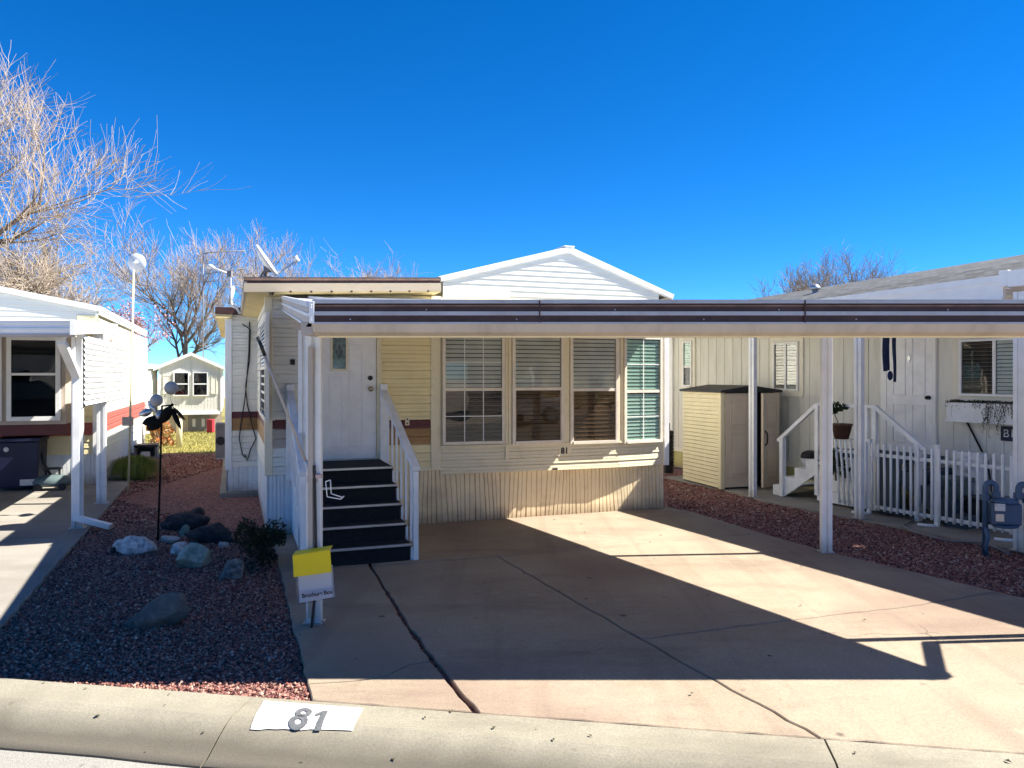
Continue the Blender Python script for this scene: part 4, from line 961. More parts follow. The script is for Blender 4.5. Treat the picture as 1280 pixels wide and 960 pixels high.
b = MB(); t0 = Vector(A(*F.l(*P(77, 420, 8.0)[:2]), P(77, 424, 8.0)[2])); t1 = Vector(A(l1[0], l1[1]-.07, P(101, 470, 8.5)[2]))
b.bar(t0+Vector((0, 0, .07)), t0-Vector((0, 0, .06)), .08, .06, up=(0, 1, 0)); b.bar(t0-Vector((0, 0, .03)), t1, .085, .06); b.bar(t1+Vector((0, 0, .03)), (t1.x, t1.y, .12), .07, .05, up=(0, 1, 0)); b.bar((t1.x-.01, t1.y, .13), (t1.x+.36, t1.y-.14, .03), .075, .055); b.build('downspout', M['white'], aw)
# corrugated side panel hanging from the side of the roof
px_ = l1[0]+.06; b = MB(); zlo = HC-(509-HV)/FPX*8.6; ya, yb2 = l1[1]-.05, -.06
n = 12
for i in range(n):
    z0 = zlo+(2.14-zlo)*i/n; z1_ = zlo+(2.14-zlo)*(i+1)/n; zm = z0+(z1_-z0)*.3
    for a_, c_, oa, oc in ((z0, zm, .0, .028), (zm, z1_, .028, .004)):
        b.add([A(px_+oa, ya, a_), A(px_+oa, yb2, a_), A(px_+oc, yb2, c_), A(px_+oc, ya, c_)], [(0, 1, 2, 3)])
b.box(px_-.012+1, px_-.002+1, ya+2, yb2+2, zlo, 2.16)
b.build('side_panel', M['winwhite'], aw)

# things standing under that carport
bx_, by_ = G(22, 614)
bn = empty('wheeled_bin', (bx_, by_, 0), R(18), 'dark navy wheeled bin with pale printed sticker under the left carport', 'bin')
b = MB(); hb = HC-(552-HV)/FPX*by_
b.prism([(-.26, 0, .05), (.26, 0, .05), (.29, -.03, hb), (-.29, -.03, hb)], (0, .5, 0)); b.build('body', M['navy'], bn, .02)
b = MB(); b.box(-.31, .31, -.07, .55, hb+.002, hb+.05); b.tube([(-.2, .57, hb+.02), (.2, .57, hb+.02)], .018); b.build('lid', M['navy'], bn, .02)
for sx_ in (-1, 1):
    b = MB(); b.lathe([(.1, -.03), (.1, .03)], (sx_*.22, .46, .1), 18, axis=(1, 0, 0)); b.build('wheel', M['tyre'], bn)
b = MB(); b.box(.03, .24, -.010, -.002, .08, .17); b.build('sticker', M['label'], bn)
b = MB(); b.lathe([(.035, 0), (.035, .006)], (-.14, -.022, .62), 16, axis=(0, -1, 0)); b.build('badge', M['label'], bn)
vx, vy = G(66, 612)
vc = empty('canister_vacuum', (vx, vy, 0), R(15), 'low grey teal wheeled canister cleaner with black hose by white skirting', 'vacuum cleaner')
b = MB(); b.lathe([(.10, .05), (.20, .06), (.22, .12), (.18, .19), (.10, .22), (.02, .225)], (0, 0, 0), 20); 
for i, v_ in enumerate(b.v): b.v[i] = (v_[0]*1.25, v_[1]*.8, v_[2])
b.build('body', M['teal'], vc)
b = MB(); b.box(-.12, .12, -.03, .03, .30, .335); b.tube([(-.09, 0, .2), (-.09, 0, .31)], .018); b.tube([(.09, 0, .2), (.09, 0, .31)], .018); b.build('handle', M['black'], vc, .005)
for sx_ in (-1, 1):
    b = MB(); b.lathe([(.055, -.02), (.055, .02)], (sx_*.16, -.13, .055), 14, axis=(0, 1, 0)); b.build('wheel', M['black'], vc)
b = MB(); b.tube([(-.03, .02, .21), (-.13, .05, .38), (-.19, .1, .6), (-.2, .2, .75), (-.24, .25, .68)], .022, 8); b.build('hose', M['black'], vc)
# ================================================================== GRAVEL BED ORNAMENTS
def rock(name, label, u0, u1, vt, vb, m, seed, depth=1.0, flat=.0, tilt=0.0, group=None, peak=0.0, cat='rock'):
    rr = random.Random(seed); X0, Y = G((u0+u1)/2, vb-2, -.03); w_ = (u1-u0)/FPX*Y; h_ = (vb-vt)/FPX*Y*1.05
    vs = []; fs = []; n, k = 40, 26
    cuts = [(Vector((rr.gauss(0, 1), rr.gauss(0, 1), rr.gauss(.25, .8))).normalized(), rr.uniform(.55, .88)) for _ in range(16 if flat else 9)]
    off_ = Vector((seed*3.7, seed*1.3, 0))
    ph = [rr.uniform(0, 6.28) for _ in range(8)]
    for i in range(k+1):
        t = math.pi*i/k
        for j in range(n):
            a = 2*math.pi*j/n
            x, y, z = math.sin(t)*math.cos(a), math.sin(t)*math.sin(a), -math.cos(t)
            r = 1+.13*math.sin(3*x+ph[0])*math.cos(2.4*y+ph[1])+.10*math.sin(5*z+ph[2]+2*x)+.06*math.sin(9*y+ph[3]+4*z)+.04*math.sin(14*x+ph[4]+8*z)
            p = Vector((x, y, z))*r
            for cn, cd_ in cuts:
                e_ = p.dot(cn)-cd_
                if e_ > 0: p -= cn*e_*(.95 if flat else .7)
            p *= 1+.07*noise.fractal(p*2.2+off_, 1, 2, 5)+.03*noise.noise(p*8+off_)+.015*noise.noise(p*19+off_)
            vs.append((p.x*w_*.58, p.y*w_*.58*depth, max(-.04, (p.z*.56+.44)*h_*(1+peak*x))))
    for i in range(k):
        for j in range(n): fs.append((i*n+j, i*n+(j+1) % n, (i+1)*n+(j+1) % n, (i+1)*n+j))
    b = MB(); b.add(vs, fs, 0, True); o = b.build(name, m, loc=(X0, Y+w_*.3*depth, -.035-h_*.05), rot=tilt)
    return tag(o, label, cat, group)
RK = 'rocks on the red gravel'
RM = dict(white=rockmat('speckled_white_rock', (.17, .16, .17), (.58, .54, .50), (.80, .76, .70), 16), green=rockmat('copper_green_rock', (.12, .17, .13), (.30, .36, .29), (.48, .48, .40), 8),
          lava=rockmat('lava_rock', (.015, .013, .015), (.035, .03, .033), (.075, .06, .06), 22), pale=rockmat('pale_cobble', (.34, .31, .28), (.46, .42, .38), (.58, .53, .48), 5), ol=rockmat('greenish_cobble', (.14, .18, .13), (.22, .27, .20), (.32, .35, .28), 7),
          grey=rockmat('flat_grey_rock', (.07, .065, .055), (.13, .12, .105), (.20, .185, .16), 6), stripe=rockmat('banded_rock', (.06, .052, .05), (.19, .17, .155), (.42, .38, .34), 10))
rock('rock', 'jagged white rock with blue grey speckles on dark gravel', 143, 193, 672, 696, RM['white'], 1, .7, 1, group=RK)
rock('rock', 'green and pale blue rock with sharp flat faces', 214, 262, 682, 713, RM['green'], 12, .75, 1, R(15), RK, .15)
rock('rock', 'pale bluish lump of rock against the green rock', 212, 236, 678, 695, RM['white'], 5, .8, 0, group=RK)
rock('rock', 'large black lava rock just behind the small upright cobble', 203, 251, 641, 666, RM['lava'], 4, .7, 0, group=RK)
rock('rock', 'long black lava rock to the right of the upright cobble', 234, 287, 658, 682, RM['lava'], 6, .7, 0, R(-8), RK)
rock('rock', 'small black lava lump furthest back of the rocks', 236, 254, 636, 648, RM['lava'], 7, .8, 0, group=RK)
rock('rock', 'smooth light grey oval cobble beside the ornament pole', 201, 223, 671, 681, RM['pale'], 8, .7, 0, group=RK)
rock('rock', 'upright rounded greenish cobble leaning on black lava rock', 224, 235, 657, 673, RM['ol'], 9, .8, 0, group=RK)
rock('rock', 'small pinkish grey cobble near the shrub', 272, 286, 679, 687, RM['pale'], 10, .8, 0, group=RK)
rock('rock', 'striped grey rock half under the dark shrub', 272, 304, 701, 727, RM['stripe'], 13, .7, 1, R(25), RK, .3)
rock('boulder', 'big flat wedge shaped grey boulder lying alone near the kerb', 154, 223, 750, 787, RM['grey'], 14, .55, 0, R(4), None, .75, 'boulder')
rock('rock', 'small dark brown rock against the left end of white rock', 136, 149, 682, 695, RM['lava'], 15, .8, 1, group=RK)
# leafy shrubs made of many small blades
def leafball(name, label, cat, m, X, Y, rx, ry, h, n, ll, lw, seed, up=.3, hollow=.35, parent=None, z0=-.03, lump=.25):
    rr = random.Random(seed); vs = []; fs = []
    cl = [(rr.uniform(-.7, .7), rr.uniform(-.7, .7), rr.uniform(.15, .85), rr.uniform(.3, .55)) for _ in range(12)]
    for _ in range(n):
        c_ = rr.choice(cl); a = rr.uniform(0, 6.28); t = math.acos(rr.uniform(-.4, 1)); r = c_[3]*(rr.uniform(hollow, 1)**.5)
        x, y, z = (c_[0]+r*math.sin(t)*math.cos(a))*rx, (c_[1]+r*math.sin(t)*math.sin(a))*ry, max(.02, (c_[2]*.75+r*math.cos(t)*.55))*h
        d = Vector((x/rx+rr.uniform(-.6, .6), y/ry+rr.uniform(-.6, .6), up+rr.uniform(-.3, .8))).normalized(); s = d.cross(Vector((rr.uniform(-1, 1), rr.uniform(-1, 1), rr.uniform(-1, 1)))).normalized()*lw
        L_ = ll*rr.uniform(.6, 1.3); p = Vector((x, y, z)); o = len(vs)
        vs += [p-d*L_*.1, p+d*L_*.45+s, p+d*L_, p+d*L_*.45-s]; fs.append((o, o+1, o+2, o+3))
    me = bpy.data.meshes.new(name); me.from_pydata([tuple(v) for v in vs], [], fs); me.materials.append(m)
    o = bpy.data.objects.new(name, me); COL.objects.link(o); o.parent = parent
    if not parent: o.location = (X, Y, z0)
    return o
def shrub(label, X, Y, rx, ry, h, n, ll, lw, m, seed, name='shrub', z0=-.03, up=.3, cat='shrub'):
    r = empty(name, (X, Y, z0), 0, label, cat)
    leafball('foliage', None, None, m, 0, 0, rx, ry, h, n, ll, lw, seed, up, parent=r)
    b = MB(); rr = random.Random(seed)
    for i in range(7):
        a = rr.uniform(0, 6.28); b.tube([(0, 0, 0), (math.cos(a)*rx*.3, math.sin(a)*ry*.3, h*.35), (math.cos(a)*rx*.6, math.sin(a)*ry*.6, h*.7)], [.012, .009, .004], 5)
    b.build('stem', M['bark'], r); return r
X, Y = G(318, 715, -.03)
shrub('dark sparse shrub growing at the corner of the white skirting', X-.02, Y+.22, .22, .28, .52, 2600, .035, .008, M['darkleaf'], 3)
# fountain of fine blades
tx, ty = G(159, 600)
tf = empty('ornamental_grass', (tx, ty+.25, -.03), 0, 'rounded green tuft of ornamental grass beside the concrete slab', 'grass tuft')
vs = []; fs = []; rr = random.Random(9)
for _ in range(4200):
    a = rr.uniform(0, 6.28); r0 = rr.uniform(0, .16); L_ = rr.uniform(.30, .50); out = rr.uniform(.15, 1.0); d = Vector((math.cos(a), math.sin(a), 0)); s = Vector((-d.y, d.x, 0))*.005
    p0 = d*r0; pts = [p0, p0+d*out*L_*.25+Vector((0, 0, L_*.55)), p0+d*out*L_*.62+Vector((0, 0, L_*(.86-.2*out))), p0+d*out*L_*.95+Vector((0, 0, L_*(.85-.75*out)))]
    o = len(vs)
    for i, p in enumerate(pts): w_ = 1-.28*i; vs += [p-s*w_, p+s*w_]
    fs += [(o+2*i, o+2*i+1, o+2*i+3, o+2*i+2) for i in range(3)]
me = bpy.data.meshes.new('foliage'); me.from_pydata([tuple(v) for v in vs], [], fs); me.materials.append(M['tuft']); o = bpy.data.objects.new('foliage', me); COL.objects.link(o); o.parent = tf
# metal flower wind spinner
wx, wy = G(197, 676, -.03)
ws = empty('garden_spinner', (wx, wy, -.03), 0, 'black metal flower garden ornament with two grey balls on a thin pole', 'garden ornament')
def WP(u, v, dy=0): x, y, z = P(u, v, wy+dy); return (x-wx, y-wy, z+.03)
b = MB(); b.tube([(0, 0, -.05), WP(200, 600), WP(202.5, 507)], .011, 8); b.tube([WP(202.5, 507.5), WP(215, 506.5)], .008, 8); b.ball(WP(215, 506.5), .018); b.build('pole', M['ironblack'], ws)
for u, v, dy, rpx in ((195.5, 500.5, -.06, 7.6), (214, 485, .05, 8.4)):
    b = MB(); b.ball(WP(u, v, dy), rpx/FPX*wy, 20, 14); b.build('ball', M['ball'], ws)
def petal(c_, ang, ln, wd, tilt, cup, m='ironblack'):
    """a cupped pointed petal plate with thickness, hinged at c_"""
    c_ = Vector(c_); d = Vector((math.cos(ang), 0, math.sin(ang))); s = Vector((-d.z, 0, d.x)); f = Vector((0, -1, 0))
    mb = MB(); nu, nv = 8, 6
    def fn(i, j):
        t = i; w_ = wd*math.sin(math.pi*min(1, t*.93+.06))**.75; q_ = (j-.5)*2
        return c_+d*(ln*t)+s*(w_*q_*.5)+f*(cup*(1-q_*q_)*math.sin(math.pi*t)+tilt*t)
    mb.grid(fn, nu, nv); n0 = len(mb.v); mb.grid(lambda i, j: fn(i, j)+Vector((0, .004, 0)), nu, nv); mb.build('petal', M[m], ws)
c1 = WP(197, 512); c2 = WP(206, 505)
petal(WP(201, 520), R(232), .185, .15, .05, .05); petal(WP(199, 523), R(200), .15, .10, .08, .04); petal(WP(196, 515), R(135), .17, .075, -.05, .03, 'steel'); petal(WP(190, 513), R(200), .14, .085, .02, .03, 'steel'); petal(WP(200, 512), R(265), .10, .07, .04, .03, 'steel')
for u0, v0, u1, v1, w_, k in ((201, 528, 214, 510, .115, .07), (214, 510, 226, 533, .055, .03), (216, 509, 231, 523, .035, .02)):
    p0, p1_ = Vector(WP(u0, v0)), Vector(WP(u1, v1)); petal(p0, math.atan2(p1_.z-p0.z, p1_.x-p0.x), (p1_-p0).length*1.15, w_, .03, k)
b = MB()
for c_, r_ in (((212, 498), 7), ((222, 497), 9), ((184, 498), 8), ((206, 492), 6)):
    b.tube([WP(c_[0]+r_*math.cos(a/10*4.4+.6), c_[1]-r_*math.sin(a/10*4.4+.6)*1.15, .02) for a in range(11)], .0022, 5)
for k in range(12):
    a = 2*math.pi*k/12; b.tube([WP(196, 514), WP(196+9*math.cos(a), 514+7*math.sin(a), -.05)], .0016, 4)
b.build('wire_stamen', M['wire'], ws)
# round dish on a tall yellowed pole
dx_, dy_ = -5.97, 11.35
dp = empty('pole_dish', (dx_, dy_, -.03), 0, 'round white dish on a tall thin yellowed pole beside the white home', 'satellite dish')
kz_ = lambda v: HC-(v-HV)/FPX*dy_+.03
xd = (168-CX)/FPX*dy_-dx_; xb_ = (160.5-CX)/FPX*dy_-dx_
b = MB(); b.tube([(xb_, .0, 0), (xd-.01, 0, kz_(337))], .0155, 8); b.build('pole', M['pole'], dp)
b = MB(); b.lathe([(.004, -.075), (.012, -.05), (.02, -.02), (.06, -.012), (.115, .0), (.135, .022), (.138, .026), (.13, .035), (.05, .05)], (xd, .05, kz_(328)), 28, axis=(.02, .97, .10)); b.build('dish', M['dish'], dp)
b = MB(); b.box(xb_-.06, xb_+.07, -.07, .02, kz_(527)-.06, kz_(527)+.07); b.build('meter_box', M['taupe'], dp, .005)
# black and grey box beyond the grass tuft
ex, ey = G(182, 573)
eb = empty('storage_crate', (ex, ey, -.03), R(20), 'small open black and grey crate on gravel behind grass tuft', 'crate')
wE = 27/FPX*ey
b = MB(); b.box(-wE/2, wE/2, 0, .45, .25, .31); b.build('lid', M['black'], eb, .008)
b = MB(); b.box(-wE/2, -wE/2+.05, 0, .42, 0, .249); b.box(wE/2-.05, wE/2, 0, .42, 0, .249); b.box(-wE/2+.051, wE/2-.051, .38, .42, 0, .248); b.box(-wE/2+.051, wE/2-.051, .0, .379, .0, .04); b.build('body', M['acgrey'], eb, .005)
b = MB(); b.box(-.1, .08, .05, .2, .045, .16); b.build('bottle', M['dish'], eb, .02)
fxg, fyg = G(178, 566)
shrub('pale flowering plant with orange blooms against the white side wall', fxg-.15, fyg+1.2, .28, .3, .85, 900, .08, .03, M['flower'], 21, 'flowering_plant', cat='plant')
b = MB(); b.box(-.25, .25, 0, .3, 0, .12); tag(b.build('planter_trough', M['acgrey'], loc=(G(147, 575)[0], G(147, 575)[1]+.25, -.03), rot=R(20), bevel=.01), 'low grey empty trough right behind the round grass tuft', 'planter')
# air conditioner on the bump-out
ay, ax_ = None, None
Ya = 13.2; xa0, _, za0 = P(270, 572, Ya); xa1, _, za1 = P(282, 530, Ya)
ac = empty('air_conditioner', (xa1, Ya, 0), HF.a, 'grey wall air conditioner hung on the shaded side of the home', 'air conditioner')
b = MB(); b.box(xa0-xa1, .02, 0, .55, za0, za1); ab = b.build('case', M['acgrey'], ac, .01)
b = MB(); b.lathe([(.075, -.004), (.075, .006), (.055, .007)], ((xa0-xa1)/2, -.004, (za0+za1)/2), 18, axis=(0, 1, 0)); b.build('fan_grille', M['black'], ac)
b = MB(); b.bar((xa0-xa1+.01, .05, za0-.015), (.05, .05, za0-.015), .04, .025); b.bar((xa0-xa1+.01, .5, za0-.015), (.05, .5, za0-.015), .04, .025); b.build('bracket', M['steel'], ac)
# ---- dishes and aerial on the roof
Yd = 8.9
d1 = P(338, 346, Yd)
sd1 = empty('satellite_dish', d1, 0, 'white satellite dish seen edge on, tilted up on the flat roof', 'satellite dish')
def DP(u, v, dy=0): x, y, z = P(u, v, Yd+dy); return Vector((x-d1[0], y-d1[1], z-d1[2]))
pA, pB = DP(320.5, 307), DP(345.5, 344); cen = (pA+pB)/2; ax0 = (pB-pA).normalized(); nrm = Vector((ax0.z*-1, 0, ax0.x))*-1
if nrm.x < 0: nrm = -nrm
nrm = (nrm+Vector((0, .12, 0))).normalized(); rad = (pB-pA).length/2
b = MB(); b.lathe([(.01, -.055), (rad*.4, -.045), (rad*.75, -.020), (rad, .008), (rad*.985, .016), (rad*.7, -.008), (rad*.35, -.032), (.01, -.04)], cen, 28, axis=nrm); b.build('reflector', M['dish'], sd1)
b = MB(); b.bar(DP(343, 344), DP(371, 326), .02, .022); b.build('arm', M['steel'], sd1)
b = MB(); b.tube([DP(369, 327), DP(373, 323)], .028, 10); b.tube([DP(368, 322.5), DP(372, 321)], .018, 8); b.build('receiver_head', M['dish'], sd1)
b = MB(); b.box(-.12, .02, -.06, .06, -.03, .0); b.tube([DP(331, 345), DP(333, 334)], .02, 8); b.tube([DP(326, 345), DP(333, 334)], .012, 6); b.box(DP(331, 338).x, DP(338, 336).x, -.04, .04, DP(331, 340).z, DP(331, 333).z); b.build('mount', M['acgrey'], sd1)
Yd = 9.6; d1 = P(296, 392, Yd)
sd2 = empty('satellite_dish', d1, 0, 'white satellite dish with upright arm mounted off the low left roof edge', 'satellite dish')
b = MB(); b.tube([DP(300, 392), DP(296, 385), DP(290.5, 382), DP(288.5, 376)], .016, 8); b.build('mast', M['dish'], sd2)
b = MB(); b.lathe([(.005, -.03), (.1, -.02), (.125, .006), (.11, .0), (.005, -.02)], DP(289, 369), 22, axis=(-.93, -.25, .25)); b.build('reflector', M['dish'], sd2)
b = MB(); b.bar(DP(288, 364), DP(288, 344), .02, .024, up=(0, 1, 0)); b.build('arm', M['dish'], sd2)
b = MB(); b.box(DP(285, 343).x, DP(290, 343).x, -.03, .03, DP(285, 346).z, DP(285, 339).z); b.build('bracket', M['acgrey'], sd2)
b = MB(); b.tube([DP(285, 342), DP(268, 335.5)], .012, 8); b.tube([DP(269, 336), DP(263, 333), DP(260, 332.5)], [.018, .032, .022], 10); b.build('receiver_head', M['dish'], sd2)
Yt = 26; t0 = P(254, 395, Yt)
an = empty('roof_aerial', (t0[0], t0[1], 2.2), 0, 'thin dark rooftop aerial with long rods far behind the home', 'aerial')
def TP(u, v): x, y, z = P(u, v, Yt); return (x-t0[0], 0, z-2.2)
b = MB(); b.tube([(0, 0, 0), TP(254, 318)], .022, 6); b.build('mast', M['acgrey'], an)
b = MB(); b.tube([TP(254, 317), TP(270, 315), TP(307, 313.5)], .016, 5); b.tube([TP(254, 343), TP(309, 335)], .014, 5); b.tube([TP(254, 352), TP(300, 350)], .012, 5); b.build('rod', M['acgrey'], an)

# ================================================================== FAR HOUSE
FH = Frame(*G(199, 541), 20.0)
fo = FH.o; far = empty('small_house', (fo[0], fo[1], 0), FH.a, 'small beige gabled house with two dark windows beyond the lawn', 'house')
f_ = lambda u, v, y=0: FH.at(u, v, y)
x1 = f_(277, 500)[0]; zb0 = f_(240, 515)[1]; zev = f_(199, 457)[1]; zpk = f_(238, 442)[1]; xpk = f_(239, 440)[0]
def vgroove(mb, p0, p1, z0, zt, pitch, gw=.012, dp=.008, mi=0, core=.05):
    p0 = Vector((p0[0], p0[1], 0)); p1 = Vector((p1[0], p1[1], 0)); d = p1-p0; Ln = d.length; t = d/Ln; nn = Vector((t.y, -t.x, 0)); x = 0
    def q(x_, o, z): return p0+t*x_+nn*o+Vector((0, 0, z))
    top = zt if callable(zt) else (lambda x_: zt)
    while x < Ln:
        xe = min(Ln, x+pitch-gw)
        mb.add([q(x, dp, z0), q(xe, dp, z0), q(xe, dp, top(xe)), q(x, dp, top(x))], [(0, 1, 2, 3)], mi)
        xg = min(Ln, x+pitch)
        mb.add([q(xe, dp, z0), q(xe, 0, z0), q(xe, 0, top(xe)), q(xe, dp, top(xe))], [(0, 1, 2, 3)], mi)
        mb.add([q(xe, 0, z0), q(xg, 0, z0), q(xg, 0, top(xg)), q(xe, 0, top(xe))], [(0, 1, 2, 3)], mi)
        mb.add([q(xg, 0, z0), q(xg, dp, z0), q(xg, dp, top(xg)), q(xg, 0, top(xg))], [(0, 1, 2, 3)], mi)
        x += pitch
    n = 12; pts = [q(Ln*i/n, -.002, top(Ln*i/n)) for i in range(n+1)]
    mb.prism([q(0, -.002, z0), q(Ln, -.002, z0)]+pts[::-1], -nn*core, mi)
gt_ = lambda x: zev+(zpk-zev)*(1-abs(x-xpk)/(xpk if x < xpk else x1-xpk))
b = MB(); vgroove(b, (0, 0), (x1, 0), zb0, gt_, .09); b.build('front_wall', M['beige'], far)
b = MB(); vgroove(b, (0, 5), (0, 0), zb0, zev, .12); vgroove(b, (x1, 0), (x1, 5), zb0, zev, .12); b.build('side_wall', M['beige'], far)
b = MB(); slopeplate(b, -.16, zev-.06, xpk, zpk+.04, -.10, 5.2, .1); slopeplate(b, xpk, zpk+.04, x1+.16, zev-.06, -.10, 5.2, .1); b.build('roof', M['winwhite'], far)
b = MB(); b.box(-.02, .04, -.03, .03, zb0, zev-.03); b.box(x1-.04, x1+.02, -.03, .03, zb0, zev-.03); b.box(.041, x1-.041, -.03, .0, zb0-.08, zb0+.02); b.build('corner_trim', M['winwhite'], far)
for u0, u1 in ((217, 236.5), (241, 260)): window(far, (f_(u0, 480)[0], -.008), (f_(u1, 480)[0], -.008), f_(u0, 495)[1], f_(u0, 465)[1], M['winwhite'], M['glassdark'], M['glassdark'], None, None, fw=.03)
for u0, u1 in ((203.5, 213.5), (263.5, 271.5)):
    b = MB(); xa_, xb2 = f_(u0, 480)[0], f_(u1, 480)[0]; b.box(xa_, xb2, -.03, -.009, f_(u0, 493)[1], f_(u0, 468)[1]); panel(b, xa_+.015, xb2-.015, f_(u0, 492)[1], f_(u0, 469)[1], -.03); b.build('shutter', M['beigetrim'], far)
b = MB(); b.box(0, x1, .25, .32, 0, zb0-.02); b.build('skirting', M['taupe'], far)
b = MB(); b.box(x1*.45, x1*.80, .20, .249, .02, zb0-.12); b.build('storage_door', M['acgrey'], far)
for k in (.52, .67):
    b = MB(); b.box(x1*k, x1*k+.09, .185, .199, .15, zb0-.22); b.build('notice', M['label'], far)
b = MB(); b.box(0, .18, 0, .2, 0, .4); tag(b.build('bin', M['red'], loc=(f_(262, 540)[0]+fo[0], fo[1]+.02, 0), bevel=.02), 'small red tub in the shade under the far house', 'tub')
hx, hy = G(224, 559)
b = MB(); b.lathe([(.07, 0), (.07, .66), (.05, .70), (.01, .71)], (0, 0, 0), 12); tag(b.build('lawn_post', M['lawnpost'], loc=(hx, hy, -.03)), 'short pale yellow post standing on the winter lawn', 'post')
# lean-to left of the far house
lt = empty('garden_shed', (fo[0]-.55, fo[1]-1.2, 0), R(3), 'narrow beige shed with low white eaves between home and far house', 'shed')
b = MB(); vgroove(b, (-.25, 0), (.42, 0), .0, 2.0, .1); vgroove(b, (.42, 0), (.42, 1.5), .0, 2.0, .1); b.build('wall', M['beige'], lt)
b = MB(); b.prism([(-.35, -.12, 1.98), (.5, -.12, 1.92), (.5, -.12, 2.02), (-.35, -.12, 2.12)], (0, 1.8, 0)); b.build('roof', M['winwhite'], lt)
# ================================================================== RIGHT NEIGHBOUR
def shinglemat():
    m, nt, b = newmat('grey_shingles'); N = nt.nodes; L = nt.links
    tc = N.new('ShaderNodeTexCoord'); mp = N.new('ShaderNodeMapping'); L.new(tc.outputs['Object'], mp.inputs[0])
    mp.inputs['Scale'].default_value = (8, 8, 8)
    br = N.new('ShaderNodeTexBrick'); br.inputs['Scale'].default_value = 1.0; br.inputs['Mortar Size'].default_value = .03; br.inputs['Brick Width'].default_value = 1.0; br.inputs['Row Height'].default_value = .7
    br.inputs['Color1'].default_value = (.045, .047, .05, 1); br.inputs['Color2'].default_value = (.10, .105, .11, 1); br.inputs['Mortar'].default_value = (.03, .03, .03, 1)
    L.new(mp.outputs[0], br.inputs['Vector']); L.new(br.outputs['Color'], b.inputs['Base Color']); b.inputs['Roughness'].default_value = .9
    bp = N.new('ShaderNodeBump'); bp.inputs['Strength'].default_value = .8; bp.inputs['Distance'].default_value = .01; L.new(br.outputs['Color'], bp.inputs['Height']); L.new(bp.outputs[0], b.inputs['Normal'])
    return m
M['shingle'] = shinglemat()
RF = Frame(3.02, 14.50, -63.43); F = RF
r_ = lambda u, v, y=0.0: F.at(u, v, y)
rh = empty('neighbour_house', (F.o[0], F.o[1], 0), F.a, 'beige board sided house with grey shingle roof to the right of the driveway', 'house')
LR = 9.5; zt = 2.62
b = MB(); vgroove(b, (0, 0), (LR, 0), .36, zt, .205, gw=.014, dp=.010); b.build('front_wall', M['beige'], rh)
b = MB(); vgroove(b, (0, 6), (0, 0), .36, zt, .205); b.build('side_wall', M['beige'], rh)
b = MB(); b.box(0, LR, -.012, .05, 0, .30); b.build('skirting', M['olive'], rh)
b = MB(); b.box(-.0, LR, -.03, .03, .30, .375); b.build('base_trim', M['beigetrim'], rh)
b = MB(); b.box(r_(836, 500)[0], r_(843, 500)[0], -.05, .05, .0, zt); b.build('corner_trim', M['winwhite'], rh, .004)
# windows with flat board trim
def trimwin(u0, u1, vt, vb, u0i, u1i, vbi, horiz, mid, **k):
    xa, xb = r_(u0, 480)[0], r_(u1, 480)[0]; zb_ = r_((u0+u1)/2, vb)[1]; ztp = r_((u0+u1)/2, vt)[1]
    xi0, xi1 = r_(u0i, 480)[0], r_(u1i, 480)[0]; zi = r_((u0+u1)/2, vbi)[1]; zti = ztp-.08
    f = MB(); f.box(xa, xi0, -.04, -.0, zb_, ztp); f.box(xi1, xb, -.04, -.0, zb_, ztp); f.box(xi0, xi1, -.039, -.0, zti, ztp); f.box(xi0, xi1, -.041, -.0, zb_, zi); f.build('window_trim', M['beigetrim'], rh, .004)
    window(rh, (xi0+.003, -.01), (xi1-.003, -.01), zi+.003, zti-.003, M['winwhite'], k['g1'], k['g2'], k['b1'], k['b2'], horiz=horiz, mid=mid, fw=.03)
trimwin(853, 870.5, 421, 486, 856, 867.5, 483.5, True, .44, g1=M['glasspale'], g2=M['glassdark'], b1=M['blindpale'], b2=None)
trimwin(965, 1006, 421, 495.5, 969, 1001, 488.5, False, .5, g1=M['glass'], g2=M['glass'], b1=M['blind'], b2=M['blinddark'])
trimwin(1193, 1300, 414, 505, 1202, 1296, 496, False, .49, g1=M['glass'], g2=M['glassdark'], b1=M['blindpale'], b2=M['blinddark'])
# door
xa, xb = r_(1110, 500)[0], r_(1167, 500)[0]; zd0 = r_(1140, 569)[1]; zd1 = zd0+1.95
b = MB(); b.box(xa-.09, xa-.002, -.035, .02, zd0-.05, zd1+.09); b.box(xb+.002, xb+.05, -.035, .02, zd0-.05, zd1+.09); b.box(xa-.002, xb+.002, -.034, .02, zd1, zd1+.09); b.box(xa-.0, xb, -.07, .02, zd0-.05, zd0-.005); b.build('door_frame', M['winwhite'], rh, .004)
dr = MB(); dr.box(xa, xb, -.03, -.005, zd0, zd1); wd_ = xb-xa
for (fa_, fb_) in ((.14, .43), (.57, .86)):
    for (za, zb_) in ((.08, .34), (.40, .80), (.86, .97)): panel(dr, xa+wd_*fa_, xa+wd_*fb_, zd0+1.95*za, zd0+1.95*zb_, -.03)
dd = dr.build('door', M['door'], rh, .003)
b = MB(); b.lathe([(.028, 0), (.012, .012), (.026, .04), (.018, .06), (.003, .062)], (r_(1163, 497)[0], -.03, r_(1163, 497)[1]), 14, axis=(0, -1, 0)); b.build('door_knob', M['black'], dd)
b = MB(); x_, z_ = r_(1138.5, 448); b.prism([(x_-.025, -.031, z_), (x_, -.031, z_-.05), (x_+.025, -.031, z_), (x_, -.031, z_+.05)], (0, -.012, 0)); b.build('door_knocker', M['steel'], dd)
